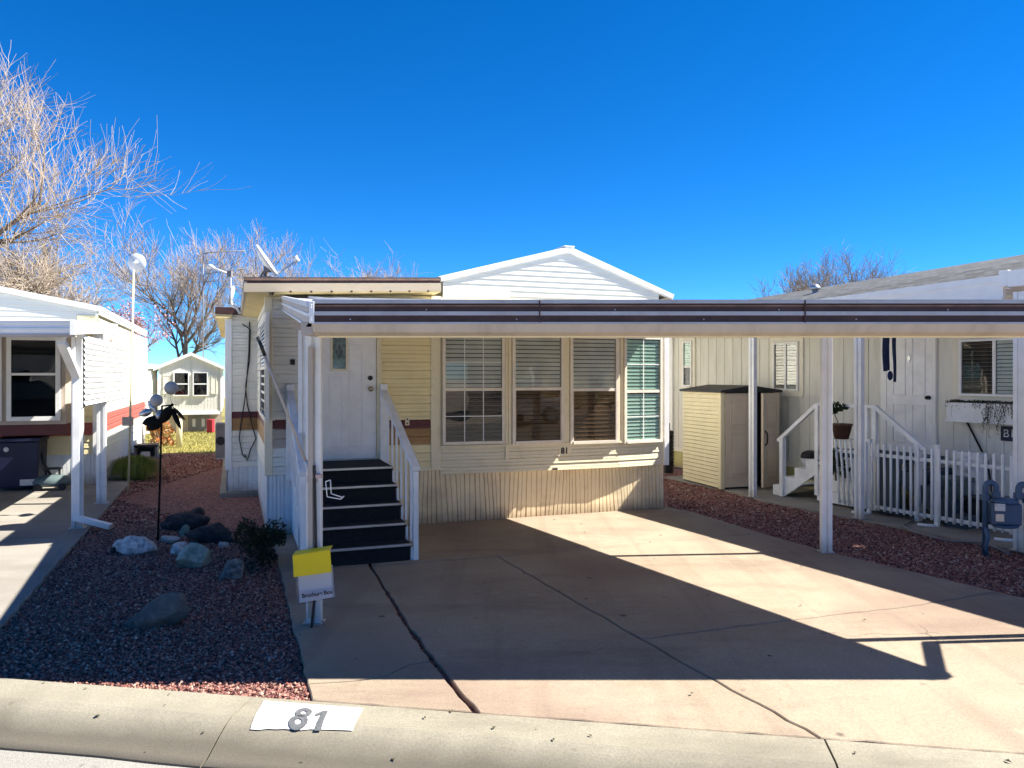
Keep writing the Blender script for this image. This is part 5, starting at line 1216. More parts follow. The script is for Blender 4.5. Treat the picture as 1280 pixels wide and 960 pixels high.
# roof: two shingled slopes, ridge along the house
def roofz(): pass
yr = 1.95; zr_ = 3.22
zr2 = zr_+.30; xe2 = LR+.3
b = MB(); b.add([(-.6, -.25, zt+.02), (xe2, -.25, zt+.02), (xe2, yr, zr2), (-.6, yr, zr_), (-.6, -.25, zt-.05), (xe2, -.25, zt-.05), (xe2, yr, zr2-.07), (-.6, yr, zr_-.07), (-.6, 2*yr+.25, zt+.02), (xe2, 2*yr+.25, zt+.02), (-.6, 2*yr+.25, zt-.05), (xe2, 2*yr+.25, zt-.05)],
  [(0, 1, 2, 3), (3, 2, 9, 8), (4, 7, 6, 5), (7, 10, 11, 6), (0, 4, 5, 1), (8, 9, 11, 10), (0, 3, 7, 4), (3, 8, 10, 7), (1, 5, 6, 2), (2, 6, 11, 9)]); rfr = b.build('roof', M['shingle'], rh)
b = MB(); b.box(-.6, LR+.3, -.275, -.252, zt-.10, zt+.03); b.build('fascia', M['winwhite'], rh)
b = MB(); b.prism([(0, .01, zt-.01), (0, yr, zr_-.09), (0, 2*yr, zt-.01)], (.05, 0, 0)); b.build('gable_wall', M['beige'], rh)
vx_, vz_ = r_(1019, 365, 1.2)
b = MB(); b.lathe([(.05, 0), (.05, .22)], (vx_, 1.2, 3.0-.05), 14); b.lathe([(.09, .16), (.085, .20), (.03, .25)], (vx_, 1.2, 3.0), 14); b.build('vent_pipe', M['steel'], rfr)

# its awning over the posts
yp = F.l(4.17, 9.24)[1]
ra = empty('patio_awning', F.w(4, yp), F.a, 'white patio awning with deep end beam and slim posts over the picket fence', 'awning')
def Q(x, y, z=0): return (x-4, y-yp, z)
xn = r_(1253, 345, yp-.12)[0]
zn_t, zn_b = r_(1253, 341, yp-.12)[1], r_(1253, 368, yp-.12)[1]
b = MB(); b.prism([Q(-.3, yp-.1, zn_t-.16), Q(-.3, -.28, zn_t-.05), Q(-.3, -.28, zn_t-.11), Q(-.3, yp-.1, zn_t-.22)], (xn+.3, 0, 0)); b.build('awning_roof', M['silver'], ra)
b = MB()
for za, zb_, o in ((.0, .07, .012), (.07, .22, .0), (.22, .25, .012)): b.prism([Q(-.3, yp-.11-o, zn_t-.16-za+.02), Q(xn, yp-.11-o, zn_t-.02-za), Q(xn, yp-.11-o, zn_t-.02-zb_), Q(-.3, yp-.11-o, zn_t-.16-zb_+.02)], (0, .05, 0))
b.build('gutter', M['winwhite'], ra)
b = MB(); p = Q(xn, yp-.15); b.box(p[0]-.02, p[0]+.07, p[1], p[1]+1.35, zn_t-.14, zn_t+.02); b.build('end_beam', M['winwhite'], ra, .004)
for u, v, zt_ in ((941, 621, 2.42), (1074, 648, 2.46)):
    X, Y = G(u, v); l_ = F.l(X, Y); steelpost(ra, l_[0]-4, l_[1]-yp, zt_, .062)
# the same neighbour's carport, mostly beyond the right edge of the photograph
rc_ = empty('carport', F.w(xn+1.8, yp), F.a, 'white carport roof of the beige house starting at the far right edge', 'carport')
def C(x, y, z=0): return (x-xn-1.8, y-yp, z)
zc = zn_t-.02
b = MB(); b.prism([C(xn+.06, yp-.10, zc), C(xn+2.9, yp-.10, zc), C(xn+2.9, yp+2.6, zc+.1), C(xn+.06, yp+1.0, zc+.06)], (0, 0, -.05)); b.build('carport_roof', M['silver'], rc_)
b = MB(); b.prism([C(xn+.075, yp-.16, zc-.13), C(xn+2.95, yp-.16, zc-.13), C(xn+2.95, yp-.16, zc+.03), C(xn+.075, yp-.16, zc+.03)], (0, .05, 0)); b.build('gutter', M['winwhite'], rc_)
for xx in (xn+2.75,): steelpost(rc_, xx-xn-1.8, -.05, zc-.06, .1)
X, Y = G(1277.5, 689); l_ = F.l(X, Y); steelpost(rc_, l_[0]-xn-1.8, l_[1]-yp, 2.52, .085)

# landing with two flights of steps
yL = -.88
xA, xB = r_(1022, 560, yL)[0], r_(1094, 560, yL)[0]; zL = .70
ls = empty('entry_steps', F.w((xA+xB)/2, 0), F.a, 'white railed landing with two flights of steps under the beige house door', 'steps')
xo = (xA+xB)/2
def S(x, y, z=0): return (x-xo, y, z)
xD = max(xB+.05, r_(1185, 560)[0]*.0+xB+.35)
b = MB(); b.box(xA-xo, xD-xo, yL, -.05, zL-.05, zL); b.build('landing', M['bluegrey'], ls)
b = MB()
for i in range(4): b.box(xA-xo, xB-xo+.02, yL-.012, yL+.01, .03+i*.155, .03+(i+1)*.155-.008)
b.build('skirting', M['winwhite'], ls)
b = MB(); b.box(xB-xo+.022, xD-xo, yL-.010, yL+.01, .02, zL-.052); b.build('stringer', M['bluegrey'], ls)
ztp = r_(1058, 507, yL)[1]
b = MB(); b.box(xA-xo, xB-xo, yL-.02, yL+.02, ztp-.02, ztp+.02); b.build('handrail', M['whitewood'], ls)
for x in (xA, xA+.11, xB-.0, xB-.12):
    b = MB(); b.box(x-xo-.028, x-xo+.028, yL-.03, yL+.03, .1, ztp); b.build('post', M['whitewood'], ls)
# far flight, going away along the wall
for side, x0_, sg, n_ in (('far', xA, -1, 4), ('near', xD, 1, 4)):
    for i in range(n_):
        z = zL-(i+1)*zL/(n_+1); xx0 = x0_+sg*i*.2; xx1 = x0_+sg*(i+1)*.2
        b = MB(); b.box(xx0-xo, xx1-xo+sg*.02, yL+.03, -.06, z-.04, z); b.build('tread', M['bluegrey' if sg > 0 else 'whitewood'], ls)
        if sg > 0:
            b = MB(); b.box(xx1-xo-.02, xx1-xo-.0, yL+.035, -.065, z-.14, z-.041); b.build('riser', M['bluegrey'], ls)
    s = MB(); st_ = [(x0_, zL), ]
    pts = [S(x0_, yL, zL-.14), S(x0_, yL, zL)]
    for i in range(n_):
        z = zL-(i+1)*zL/(n_+1); pts += [S(x0_+sg*(i*.2), yL, z), S(x0_+sg*((i+1)*.2), yL, z)]
    pts += [S(x0_+sg*n_*.2, yL, 0), S(x0_+sg*(n_*.2-.16), yL, 0)]
    # split the stair string into convex slices
    for i in range(n_):
        z = zL-(i+1)*zL/(n_+1); a_, c_ = x0_+sg*i*.2, x0_+sg*(i+1)*.2; lo = lambda x: max(0, zL-.20-(abs(x-x0_)/.2)*(zL/(n_+1))-.10)
        s.prism([S(a_, yL, lo(a_)), S(c_, yL, lo(c_)), S(c_, yL, z), S(a_, yL, z)], (0, .03, 0))
    s.build('stringer', M['whitewood' if sg < 0 else 'bluegrey'], ls)
    b = MB(); e_ = r_(973, 551, yL) if sg < 0 else r_(1156, 562, yL); xs0 = xA if sg < 0 else xB
    b.bar(S(xs0, yL, ztp), S(e_[0], yL, e_[1]), .05, .05); b.build('handrail', M['whitewood'], ls, .004)
    b = MB(); xx = e_[0]-sg*.08; b.box(xx-xo-.03, xx-xo+.03, yL-.035, yL+.035, 0, e_[1]+.05); b.build('post', M['whitewood'], ls)

# plant pot on the landing rail
X, Y, Z = P(1052, 549, 9.5); x_, z_ = r_(1052, 548.5, yL-.05); po = F.w(x_, yL-.05)
pt = empty('plant_pot', (po[0], po[1], z_), 0, 'brown tapered plant pot with a bare leaning plant on the white landing rail', 'plant pot')
b = MB(); b.lathe([(.085, 0), (.125, .17), (.135, .172), (.135, .195), (.115, .195), (.105, .17), (.01, .165)], (0, 0, 0), 22); b.build('pot', M['terracotta'], pt)
b = MB(); b.tube([(-.03, 0, .17), (-.09, 0, .32), (-.06, 0, .42), (-.02, .02, .44)], [.009, .007, .006, .004], 6); b.build('stem', M['twig'], pt)
lf = leafball('foliage', None, None, M['leaf'], 0, 0, .09, .07, .20, 60, .07, .022, 4, parent=pt); lf.location = (-.05, 0, .28)
b = MB(); b.bar((-.16, .05, -.006), (.18, .05, -.006), .03, .012); b.build('shelf', M['whitewood'], pt)
X, Y = F.w(r_(1046, 580, yL-.1)[0], yL-.12)[:2]
shrub('small dark leafy plant behind the short end of the picket fence', X, Y, .12, .1, .55, 120, .10, .03, M['leaf'], 8, name='potted_plant', z0=.35, cat='plant')
# black lidded pail on the far steps
x_, z_ = r_(1010, 592, yL+.3); pw = F.w(x_, yL+.35)
pl = empty('pail', (pw[0], pw[1], zL-2*zL/5), 0, 'white pail with a domed black lid on the far flight of steps', 'pail')
b = MB(); b.lathe([(.11, 0), (.13, .12)], (0, 0, 0), 18); b.build('body', M['dish'], pl)
b = MB(); b.lathe([(.135, .121), (.135, .15), (.11, .20), (.05, .225), (.005, .23)], (0, 0, 0), 18); b.build('lid', M['black'], pl)
# window box with trailing vines
xa, xb = r_(1183, 515, -.2)[0], r_(1300, 515, -.2)[0]; zbt, ztt = r_(1215, 527, -.2)[1], r_(1215, 504, -.2)[1]
wb = empty('window_box', F.w((xa+xb)/2, 0), F.a, 'white panelled window box holding dry trailing vines on the beige wall', 'window box'); wb.location.z = zbt
h_ = ztt-zbt; hl = (xb-xa)/2
b = MB(); b.box(-hl, hl, -.20, -.003, 0, h_); 
for i in range(2): panel(b, -hl+.05+i*hl, -.05+i*hl, .03, h_-.04, -.20)
b.box(-hl-.015, hl+.015, -.215, -.2, h_-.03, h_+.002); b.box(-hl-.015, hl+.015, -.213, -.2, -.012, .012); b.build('box', M['whitewood'], wb)
vb = MB(); rr = random.Random(4)
vs = []; fs = []
for k in range(85):
    x0_ = rr.uniform(-hl*.15, hl*.5) if k > 60 else rr.uniform(-hl, hl); L_ = rr.uniform(.08, .42)*(1 if k > 60 else .12); z = h_+.02; x = x0_; y = -.2-rr.uniform(.0, .04)
    pts = [(x0_, -.12, h_+rr.uniform(.0, .03))]
    while z > h_-L_:
        pts.append((x, y, z)); x += rr.uniform(-.02, .02); y += rr.uniform(-.008, .006); z -= .03
        if rr.random() < .5:
            a = rr.uniform(0, 6.28); s = rr.uniform(.008, .017); vb.add([(x, y, z), (x+s*math.cos(a), y-s*.5, z+s*math.sin(a)), (x+s*1.6*math.cos(a+.5), y-s*.3, z+s*1.6*math.sin(a+.5)), (x+s*math.cos(a+1), y, z+s*math.sin(a+1))], [(0, 1, 2, 3)])
    if len(pts) > 2: vb.tube(pts, .0022, 3, smooth=False, cap=False)
for k in range(500):
    x = rr.uniform(-hl, hl); vb.add([(x, rr.uniform(-.19, -.05), h_), (x+rr.uniform(-.02, .02), rr.uniform(-.19, -.1), h_+rr.uniform(.01, .045)), (x+.012, rr.uniform(-.19, -.05), h_+.005)], [(0, 1, 2)])
vb.build('vines', M['vine'], wb)
# house sign letters
x_, z_ = r_(1267, 542.5)
sg_ = empty('wall_sign', F.w(x_, -.03), F.a, 'small blue and white unit number sign beneath the window box', 'sign'); sg_.location.z = z_
b = MB(); b.box(-.13, .13, -.0, .018, -.085, .085); b.build('sign_board', M['navy'], sg_, .003)
text('lettering', 'B18', .13, M['dish'], sg_, Matrix.Translation((0, -.004, .0))@Matrix.Rotation(R(90), 4, 'X'), .002, .0)
b = MB(); b.box(.05, .16, -.03, .03, -.17, -.10); tag(b.build('outlet_box', M['beigetrim'], bevel=.006), 'small cream outlet box right under the blue unit sign', 'outlet'); o = bpy.context.scene.objects['outlet_box']; o.location = F.w(x_, -.035, z_); o.rotation_euler.z = F.a
# navy windsock tails hanging by the door
x_, _ = r_(1112, 450, -.7); pw = F.w(x_, -.7)
wk = empty('windsock', (pw[0], pw[1], 0), R(-10), 'dark navy cloth windsock tails hanging in front of white house door', 'windsock')
Yk = pw[1]; zk = lambda v: HC-(v-HV)/FPX*Yk; xk = lambda u: (u-CX)/FPX*Yk-pw[0]
for i, (u0, u1, vb_, d_) in enumerate(((1104, 1109.5, 464, 0), (1109, 1113.5, 463, .05), (1116.3, 1120.3, 477.5, .02), (1106, 1112, 440, .08))):
    b = MB(); xa_, xb2 = xk(u0), xk(u1)
    b.grid(lambda s, t, xa_=xa_, xb2=xb2, d_=d_, vb_=vb_: (xa_+(xb2-xa_)*s+.006*math.sin(t*7+i), d_+.012*math.sin(s*3.1+t*5), 2.42+(zk(vb_)-2.42)*t), 4, 10)
    n0 = len(b.v); b.grid(lambda s, t, xa_=xa_, xb2=xb2, d_=d_, vb_=vb_: (xa_+(xb2-xa_)*s+.006*math.sin(t*7+i), d_+.012*math.sin(s*3.1+t*5)+.003, 2.42+(zk(vb_)-2.42)*t), 4, 10)
    b.build('tail', M['navycloth'], wk)
b = MB(); b.ball((xk(1113.5), .03, zk(469.5)), .06, 12, 8, sc=(.55, .3, 1)); b.build('weight', M['navycloth'], wk)
# picket fence: two lengths
yF = F.l(*G(1170, 658))[1]
def fence(label, u0, u1, n_, lean, ends):
    xs0 = r_(u0, 640, yF)[0]; xs1 = r_(u1, 640, yF)[0]
    fe_ = empty('picket_fence', F.w(xs0, yF), F.a, label, 'fence'); Lf = xs1-xs0
    for z, th in ((.735, .03), (.10, .03)):
        b = MB(); b.box(0, Lf, -.018, .018, z-th/2, z+th/2+.01); b.build('rail', M['winwhite'], fe_, .004)
    for i in range(n_):
        x = .04+(Lf-.08)*i/(n_-1); l_ = lean+random.uniform(-.004, .004)
        b = MB(); b.tube([(x+l_, -.034, .07), (x, -.032, .5), (x-l_, -.034, .865), (x-l_, -.034, .885)], [.015, .015, .015, .009], 8); b.build('picket', M['winwhite'], fe_)
    for x in ends:
        x = x*Lf; b = MB(); b.box(x-.022, x+.022, -.0-.02, .024, 0, .91); b.box(x-.028, x+.028, -.026, .03, .91, .925); b.tube([(x, -.03, .01), (x-.05, -.10, .012), (x-.14, -.14, .012)], .018, 8); b.build('post', M['winwhite'], fe_)
fence('long white picket fence with round pickets between two awning posts', 1081, 1271.5, 21, .0, (.035, .52, .995))
fence('short end piece of white picket fence with leaning pickets', 1046, 1071, 4, .03, ())
# gas meter on its risers
yM = F.l(*G(1255, 694))[1]-.05
xm = r_(1256, 640, yM)[0]
gm = empty('gas_meter', F.w(xm, yM), F.a+R(45), 'blue painted gas meter on pipe risers in front of the picket fence', 'gas meter')
Ym = F.w(xm, yM)[1]; zM = lambda v: HC-(v-HV)/FPX*Ym; sM = lambda du: du/FPX*Ym
b = MB(); b.box(sM(-17), sM(16), -.09, .10, zM(655), zM(628)); b.lathe([(sM(14), zM(659)), (sM(16.5), zM(655.2))], (0, 0, 0), 20); b.lathe([(sM(16.5), zM(628)), (sM(14), zM(623.5)), (sM(5), zM(622))], (0, 0, 0), 20)
gb = b.build('body', M['meter'], gm, .02)
b = MB(); b.box(sM(-14), sM(-3), -.115, -.085, zM(637), zM(628)); b.build('dial', M['label'], gb, .004)
b = MB(); b.box(sM(-13), sM(-4), -.10, -.088, zM(650), zM(641)); b.build('badge', M['steel'], gb)
for u_, top_, r2 in ((-9.5, 605, .026), (15, 606, .030)):
    b = MB(); xo_ = sM(u_); xe_ = sM(-21.5 if u_ < 0 else 24.5); zt_ = zM(top_); zb_ = zM(622)
    n = 8; arc = [(xo_+(xe_-xo_)*(1-math.cos(math.pi*i/n))/2, 0, zt_-.04+.05*math.sin(math.pi*i/n)) for i in range(n+1)]
    b.tube([(xo_, 0, zb_-.01)]+arc+[(xe_, 0, .0)], r2, 10); b.build('pipe', M['meter'], gm)
    b = MB(); b.lathe([(r2*1.5, 0), (r2*1.5, .05)], (xo_, 0, zb_+.0), 8, smooth=False); b.lathe([(r2*1.5, 0), (r2*1.5, .05)], (xe_, 0, zt_-.16), 8, smooth=False); b.build('coupling', M['meter'], gm)
b = MB(); b.tube([(sM(-21.5), -.03, zM(660)), (sM(-20), -.06, zM(672)), (sM(-22.5), -.05, zM(684)), (sM(-21), -.06, zM(694))], [.018, .022, .014, .01], 7); b.build('regulator_pipe', M['meter'], gm)
# odds and ends behind the fence
for i, (u, v, w_, h_, m_, nm, lb, ct) in enumerate(((1190, 655, .34, .52, 'teal', 'storage_tub', 'blue grey storage tub behind the white pickets, left of the meter', 'tub'), (1228, 665, .30, .34, 'black', 'storage_tub', 'low black tub behind the pickets next to the gas meter', 'tub'), (1213, 640, .26, .80, 'winwhite', 'utility_post', 'white utility pedestal with round meter face behind the fence', 'pedestal'))):
    x_ = r_(u, v, -.55 if i < 2 else -.25)[0]; pw = F.w(x_, -.55 if i < 2 else -.25); t_ = empty(nm, (pw[0], pw[1], 0), F.a, lb, ct)
    b = MB()
    if i < 2: b.prism([(-w_/2*.85, -w_/2*.8, 0), (w_/2*.85, -w_/2*.8, 0), (w_/2*.85, w_/2*.8, 0), (-w_/2*.85, w_/2*.8, 0)], (0, 0, h_*.9)); b.build('body', M[m_], t_, .02); b = MB(); b.box(-w_/2, w_/2, -w_/2, w_/2, h_*.9+.001, h_); b.build('lid', M[m_], t_, .01)
    else: b.box(-w_/2, w_/2, -.08, .08, 0, h_); b.build('case', M[m_], t_, .01); b = MB(); b.lathe([(.09, 0), (.09, .05), (.07, .07), (.01, .072)], (0, -.08, h_-.14), 20, axis=(0, -1, 0)); b.build('meter_face', M['dish'], t_)
hx_ = r_(1202, 520, -.18)[0]; pw = F.w(hx_, -.1); b = MB()
a0 = Vector(F.w(r_(1209, 528, -.03)[0], -.03, r_(1209, 528, -.03)[1])); a1 = Vector(F.w(r_(1234, 577, -.04)[0], -.04, r_(1234, 577, -.04)[1])); a2 = Vector(F.w(r_(1240, 600, -.2)[0], -.2, .35))
b.tube([a0, a1, a2], .012, 6); tag(b.build('hose', M['black']), 'black hose running down the beige wall below the window box', 'hose')
b = MB(); pts = [Vector((*G(1142, 652), .02))]; 
for u, v in ((1128, 657), (1140, 664), (1185, 676), (1230, 678), (1262, 692)): pts.append(Vector((*G(u, v, .015), .015)))
b.tube(pts, .012, 6); tag(b.build('garden_hose', M['acgrey']), 'thin grey garden hose lying on the path edge below the fence', 'hose')
# ---- resin shed with one door open
SF = Frame(*G(902, 612), 17.0); hs = 1.50; Ws, Ds = .98, 1.12
sh = empty('garden_shed', (SF.o[0], SF.o[1], 0), SF.a, 'beige resin garden shed with black lid and one door swung open', 'shed')
b = MB(); lap_wall(b, (0, Ds), (0, 0), .02, hs-.02, .062, core=.03); b.build('side_wall', [M['shedside']], sh)
b = MB(); b.box(.035, Ws, Ds-.04, Ds, .02, hs-.02); b.box(Ws-.04, Ws, .0, Ds-.042, .02, hs-.02); b.build('back_wall', M['shedside'], sh)
b = MB(); b.box(.035, Ws-.042, .06, Ds-.045, .022, .05); b.box(.06, Ws-.05, .35, Ds-.05, .055, hs-.05); b.build('interior', M['black'], sh)
b = MB(); b.box(-.03, .05, -.02, .05, .0, hs-.01); b.build('corner_post', M['shedside'], sh, .015)
b = MB(); b.prism([(-.05, -.06, hs-.015), (Ws/2, -.06, hs+.06), (Ws+.05, -.06, hs-.015), (Ws+.05, -.06, hs-.05), (-.05, -.06, hs-.05)], (0, Ds+.12, 0)); b.build('lid', M['black'], sh, .01)
dw = .43
def leaf(name, hinge, ang):
    e = empty('door', hinge, ang); e.parent = sh
    b = MB(); b.box(0, dw, -.02, .02, .03, hs-.06)
    for za_, zb2 in ((.20, .82), (.94, 1.30)): b.box(.115, dw-.085, -.030, .030, za_+.03, zb2-.03)
    panel(b, .08, dw-.05, .18, .84, -.02); panel(b, .08, dw-.05, .92, 1.32, -.02); panel(b, .08, dw-.05, .18, .84, .028); panel(b, .08, dw-.05, .92, 1.32, .028)
    bb = b.build('door_panel', M['sheddoor'], e, .008); return e
leaf('door', (.055, .0, 0), 0)
od = leaf('door', (Ws-.01, -.03, 0), R(180+22))
b = MB(); b.tube([(dw-.05, .02, .66), (dw-.05, .055, .70), (dw-.05, .06, .77), (dw-.05, .055, .84), (dw-.05, .02, .88)], .012, 8); b.build('handle', M['black'], od)
# black ribbed drum between the houses, and the pale wall behind
bx0, by0 = G(836, 591)
bd = empty('ribbed_drum', (bx0, by0, 0), 0, 'tall black ribbed drum with a spout between home and beige house', 'drum')
h0 = (591-538)/FPX*by0; r0 = 6.2/FPX*by0; b = MB(); pr = []
for i in range(13): pr += [(r0, h0*i/13), (r0, h0*(i+.6)/13), (r0*.88, h0*(i+.7)/13), (r0*.88, h0*(i+.95)/13)]
b.lathe(pr, (0, 0, 0), 18, smooth=False); b.build('body', M['black'], bd)
b = MB(); b.tube([(.0, 0, h0), (.0, 0, h0+.13)], .022, 8); b.build('spout', M['black'], bd)
bw = empty('storage_room', F.w(-2.2, .2), F.a, 'pale plain sided lean-to wall just past the far end of the beige house', 'lean-to')
b = MB(); vgroove(b, (-1.5, 0), (2.12, 0), 0, 2.5, .4); vgroove(b, (-1.5, 1.5), (-1.5, 0), 0, 2.5, .4); b.build('wall', M['winwhite'], bw)
b = MB(); b.prism([(-1.6, -.1, 2.42), (-1.6, 1.6, 2.6), (-1.6, 1.6, 2.66), (-1.6, -.1, 2.5)], (3.7, 0, 0)); b.build('roof', M['white'], bw)

# ================================================================== TREES (bare, late winter)
def bare_tree(label, X, Y, H, spread, seed, mt, twigr=.010, trunkr=.18, n1=9, lean=(0, 0), fork=.18, levels=4, kids=(7, 6, 5, 5), up=.35, group=None, name='bare_tree', droop=0.0):
    rr = random.Random(seed); root = empty(name, (X, Y, -.03), 0, label, 'tree', group)
    trunk = MB(); tv = []; tf = []
    def seg3(pts, rs):
        o = len(tv); k = len(pts); n = 3
        for i, p in enumerate(pts):
            t = (pts[min(i+1, k-1)]-pts[max(i-1, 0)]); t = t.normalized() if t.length > 0 else Vector((0, 0, 1)); q_ = t.orthogonal().normalized(); w_ = t.cross(q_)
            for j in range(n):
                a = 2.094*j; tv.append(tuple(p+(q_*math.cos(a)+w_*math.sin(a))*rs[i]))
        for i in range(k-1):
            for j in range(n): tf.append((o+i*n+j, o+i*n+(j+1) % n, o+(i+1)*n+(j+1) % n, o+(i+1)*n+j))
    def branch(p, d, L_, r, lv):
        n = 5 if lv < 2 else 4 if lv < levels-1 else 3
        pts = [p]; dd = d.copy()
        for i in range(n):
            dd = (dd+Vector((rr.uniform(-1, 1), rr.uniform(-1, 1), rr.uniform(-.7, 1)))*.20+Vector((0, 0, up*.12-droop*lv*.05))).normalized(); pts.append(pts[-1]+dd*(L_/n))
        rs = [max(twigr*.5, r*(1-(.55 if lv < 2 else .8)*i/n)) for i in range(n+1)]
        if lv <= 2: trunk.tube(pts, rs, 7 if lv == 0 else 6 if lv == 1 else 5)
        else: seg3(pts, rs)
        if lv >= levels: return
        k = kids[min(lv, len(kids)-1)]
        for i in range(k):
            f = rr.uniform(.25 if lv else .45, 1.0) if i else 1.0; q_ = f*n; i0 = min(int(q_), n-1); pp = pts[i0].lerp(pts[i0+1], q_-i0); bd_ = (pts[i0+1]-pts[i0]).normalized()
            side = Vector((rr.uniform(-1, 1), rr.uniform(-1, 1), rr.uniform(-.5, .9))); side = (side-bd_*side.dot(bd_)).normalized()
            ang = rr.uniform(.35, .95); nd = (bd_*math.cos(ang)+side*math.sin(ang)*spread).normalized()
            branch(pp, nd, L_*rr.uniform(.42, .75), max(twigr, rs[i0]*rr.uniform(.5, .78) if lv < 2 else rs[i0]*rr.uniform(.4, .6)), lv+1)
    branch(Vector((0, 0, 0)), Vector((lean[0], lean[1], 1)).normalized(), H*fork*2.1, trunkr, 0)
    trunk.build('trunk', M['bark'], root)
    me = bpy.data.meshes.new('crown'); me.from_pydata(tv, [], tf); me.materials.append(mt); o = bpy.data.objects.new('crown', me); COL.objects.link(o); o.parent = root
    return root
TG = 'bare trees behind the homes'
bare_tree('largest bare tree with pale tangled twigs rising over the white home', -16.8, 21, 12.4, 1.2, 11, M['twig'], .0075, .26, lean=(.10, 0), kids=(11, 10, 9, 10), levels=4, fork=.235, group=TG, up=.4)
bare_tree('low bare tree with a tangle of tan twigs just above the white home roof', -13.0, 20.5, 9.0, 1.4, 23, M['twig'], .0065, .24, lean=(.08, 0), kids=(10, 9, 8, 8), levels=4, fork=.17, group=TG, up=.15, droop=.4)
bare_tree('dark limbed bare tree behind the small beige gabled house', -12.6, 29, 9.0, 1.1, 37, M['twigdark'], .008, .13, kids=(9, 8, 7, 7), levels=4, fork=.20, group=TG, up=.5)
bare_tree('many stemmed bare tree behind the roof aerial', -10.4, 31, 8.4, 1.05, 41, M['twigdark'], .008, .18, kids=(9, 8, 7, 7), levels=4, fork=.20, group=TG, up=.6)
bare_tree('far bare tree whose twig tips show above the flat tan roof', -5.9, 34, 8.8, 1.2, 53, M['twigdark'], .0085, .2, kids=(10, 8, 7, 6), levels=4, fork=.2, group=TG, up=.6)
bare_tree('upright grey bare tree behind the shingle roof and vent pipe', 13.4, 34, 8.9, 1.25, 61, M['twigdark'], .0085, .2, kids=(12, 10, 8, 7), levels=4, fork=.19, group=TG, up=.8)
bare_tree('wide bare tree showing furthest right above the shingle roof', 17.2, 36, 9.2, 1.25, 67, M['twigdark'], .0085, .2, kids=(12, 10, 8, 7), levels=4, fork=.19, group=TG, up=.8)
# pink blossoming tree behind the white home
bl = bare_tree('small tree hazy with purple pink blossom behind the white home', -11.2, 22.5, 4.8, 1.0, 71, M['twigdark'], .010, .12, kids=(8, 7, 6, 4), levels=3, fork=.2, name='blossom_tree', up=.4)
cr = [o for o in bl.children if o.name.startswith('crown')][0]
rr = random.Random(5); vs = []; fs = []; base = [v.co.copy() for v in cr.data.vertices]
for _ in range(6000):
    p = rr.choice(base)+Vector((rr.uniform(-1, 1), rr.uniform(-1, 1), rr.uniform(-1, 1)))*.10; s = rr.uniform(.018, .04)
    a, c_ = Vector((rr.uniform(-1, 1), rr.uniform(-1, 1), rr.uniform(-1, 1))).normalized()*s, Vector((rr.uniform(-1, 1), rr.uniform(-1, 1), rr.uniform(-1, 1))).normalized()*s
    o = len(vs); vs += [p-a, p-c_, p+a, p+c_]; fs.append((o, o+1, o+2, o+3))
me = bpy.data.meshes.new('blossom'); me.from_pydata([tuple(v) for v in vs], [], fs); me.materials.append(M['blossom']); o = bpy.data.objects.new('blossom', me); COL.objects.link(o); o.parent = bl

vs = []; fs = []; rr = random.Random(12)
for _ in range(150):
    if rr.random() < .55: x, y = rr.uniform(-3.6, -1.2), rr.uniform(4.3, 9.5); z = .004
    elif rr.random() < .5: x, y = CF.w(rr.uniform(-1, 7), rr.uniform(-.5, .05))[:2]; z = .012 if y > 3.9 else -.02
    else: x, y = rr.uniform(-1.0, 3.6), rr.uniform(3.9, 9.0); z = .004
    yy = CF.l(x, y)[1]
    if yy < -.02: z = kz(yy-CF.g(385, 892)[1])+.004
    s_ = rr.uniform(.006, .017); a = rr.uniform(0, 6.28); o = len(vs); ca, sa = math.cos(a)*s_, math.sin(a)*s_
    vs += [(x-ca, y-sa, z), (x+sa*.5, y-ca*.5, z+s_*.4), (x+ca, y+sa, z+.002), (x-sa*.5, y+ca*.5, z+s_*.5)]; fs.append((o, o+1, o+2, o+3))
me = bpy.data.meshes.new('leaf_litter'); me.from_pydata(vs, [], fs); me.materials.append(M['vine']); o = bpy.data.objects.new('leaf_litter', me); COL.objects.link(o)
tag(o, 'scattered dry leaf bits and grit on the concrete and kerb', 'litter', kind='stuff')
# ================================================================== ACROSS THE ROAD (seen only as reflections in the windows)
def car(label, X, Y, rz, paint, tall):
    r = empty('parked_car', (X, Y, -.12), rz, label, 'car')
    prof = [(-2.3, .35), (2.3, .35), (2.35, .75), (2.1, .95), (1.0, 1.05), (.35, tall), (-1.6, tall+.02), (-2.25, 1.05), (-2.35, .7)]
    b = MB(); b.prism([(x, -.88, z) for x, z in prof], (0, 1.76, 0)); b.build('body', paint, r, .06)
    for sy in (-1, 1):
        b = MB(); b.prism([(.82, sy*.885, 1.08), (.32, sy*.885, tall-.08), (-1.5, sy*.885, tall-.06), (-2.0, sy*.885, 1.08)], (0, sy*.01, 0)); b.build('window', M['doorglass'], r)
    b = MB(); b.prism([(1.03, -.75, 1.07), (1.03, .75, 1.07), (.42, .68, tall-.05), (.42, -.68, tall-.05)], (.03, 0, .03)); b.build('windscreen', M['doorglass'], r)
    for sx_ in (-1.45, 1.4):
        for sy in (-1, 1):
            b = MB(); b.lathe([(.33, -.1), (.33, .1)], (sx_, sy*.83, .33), 22, axis=(0, 1, 0)); w_ = b.build('wheel', M['tyre'], r)
            b = MB(); b.lathe([(.2, 0), (.2, .02)], (sx_, sy*.93, .33), 16, axis=(0, sy, 0)); b.build('rim', M['steel'], w_)
    for sy in (-1, 1):
        b = MB(); b.box(2.28, 2.34, sy*.75-.14, sy*.75+.14, .72, .86); b.build('headlight', M['winwhite'], r)
    return r
car('dark blue parked car across the road, mirrored in the window of the white home', -4.6, -6.6, R(8), M['carblue'], 1.62)
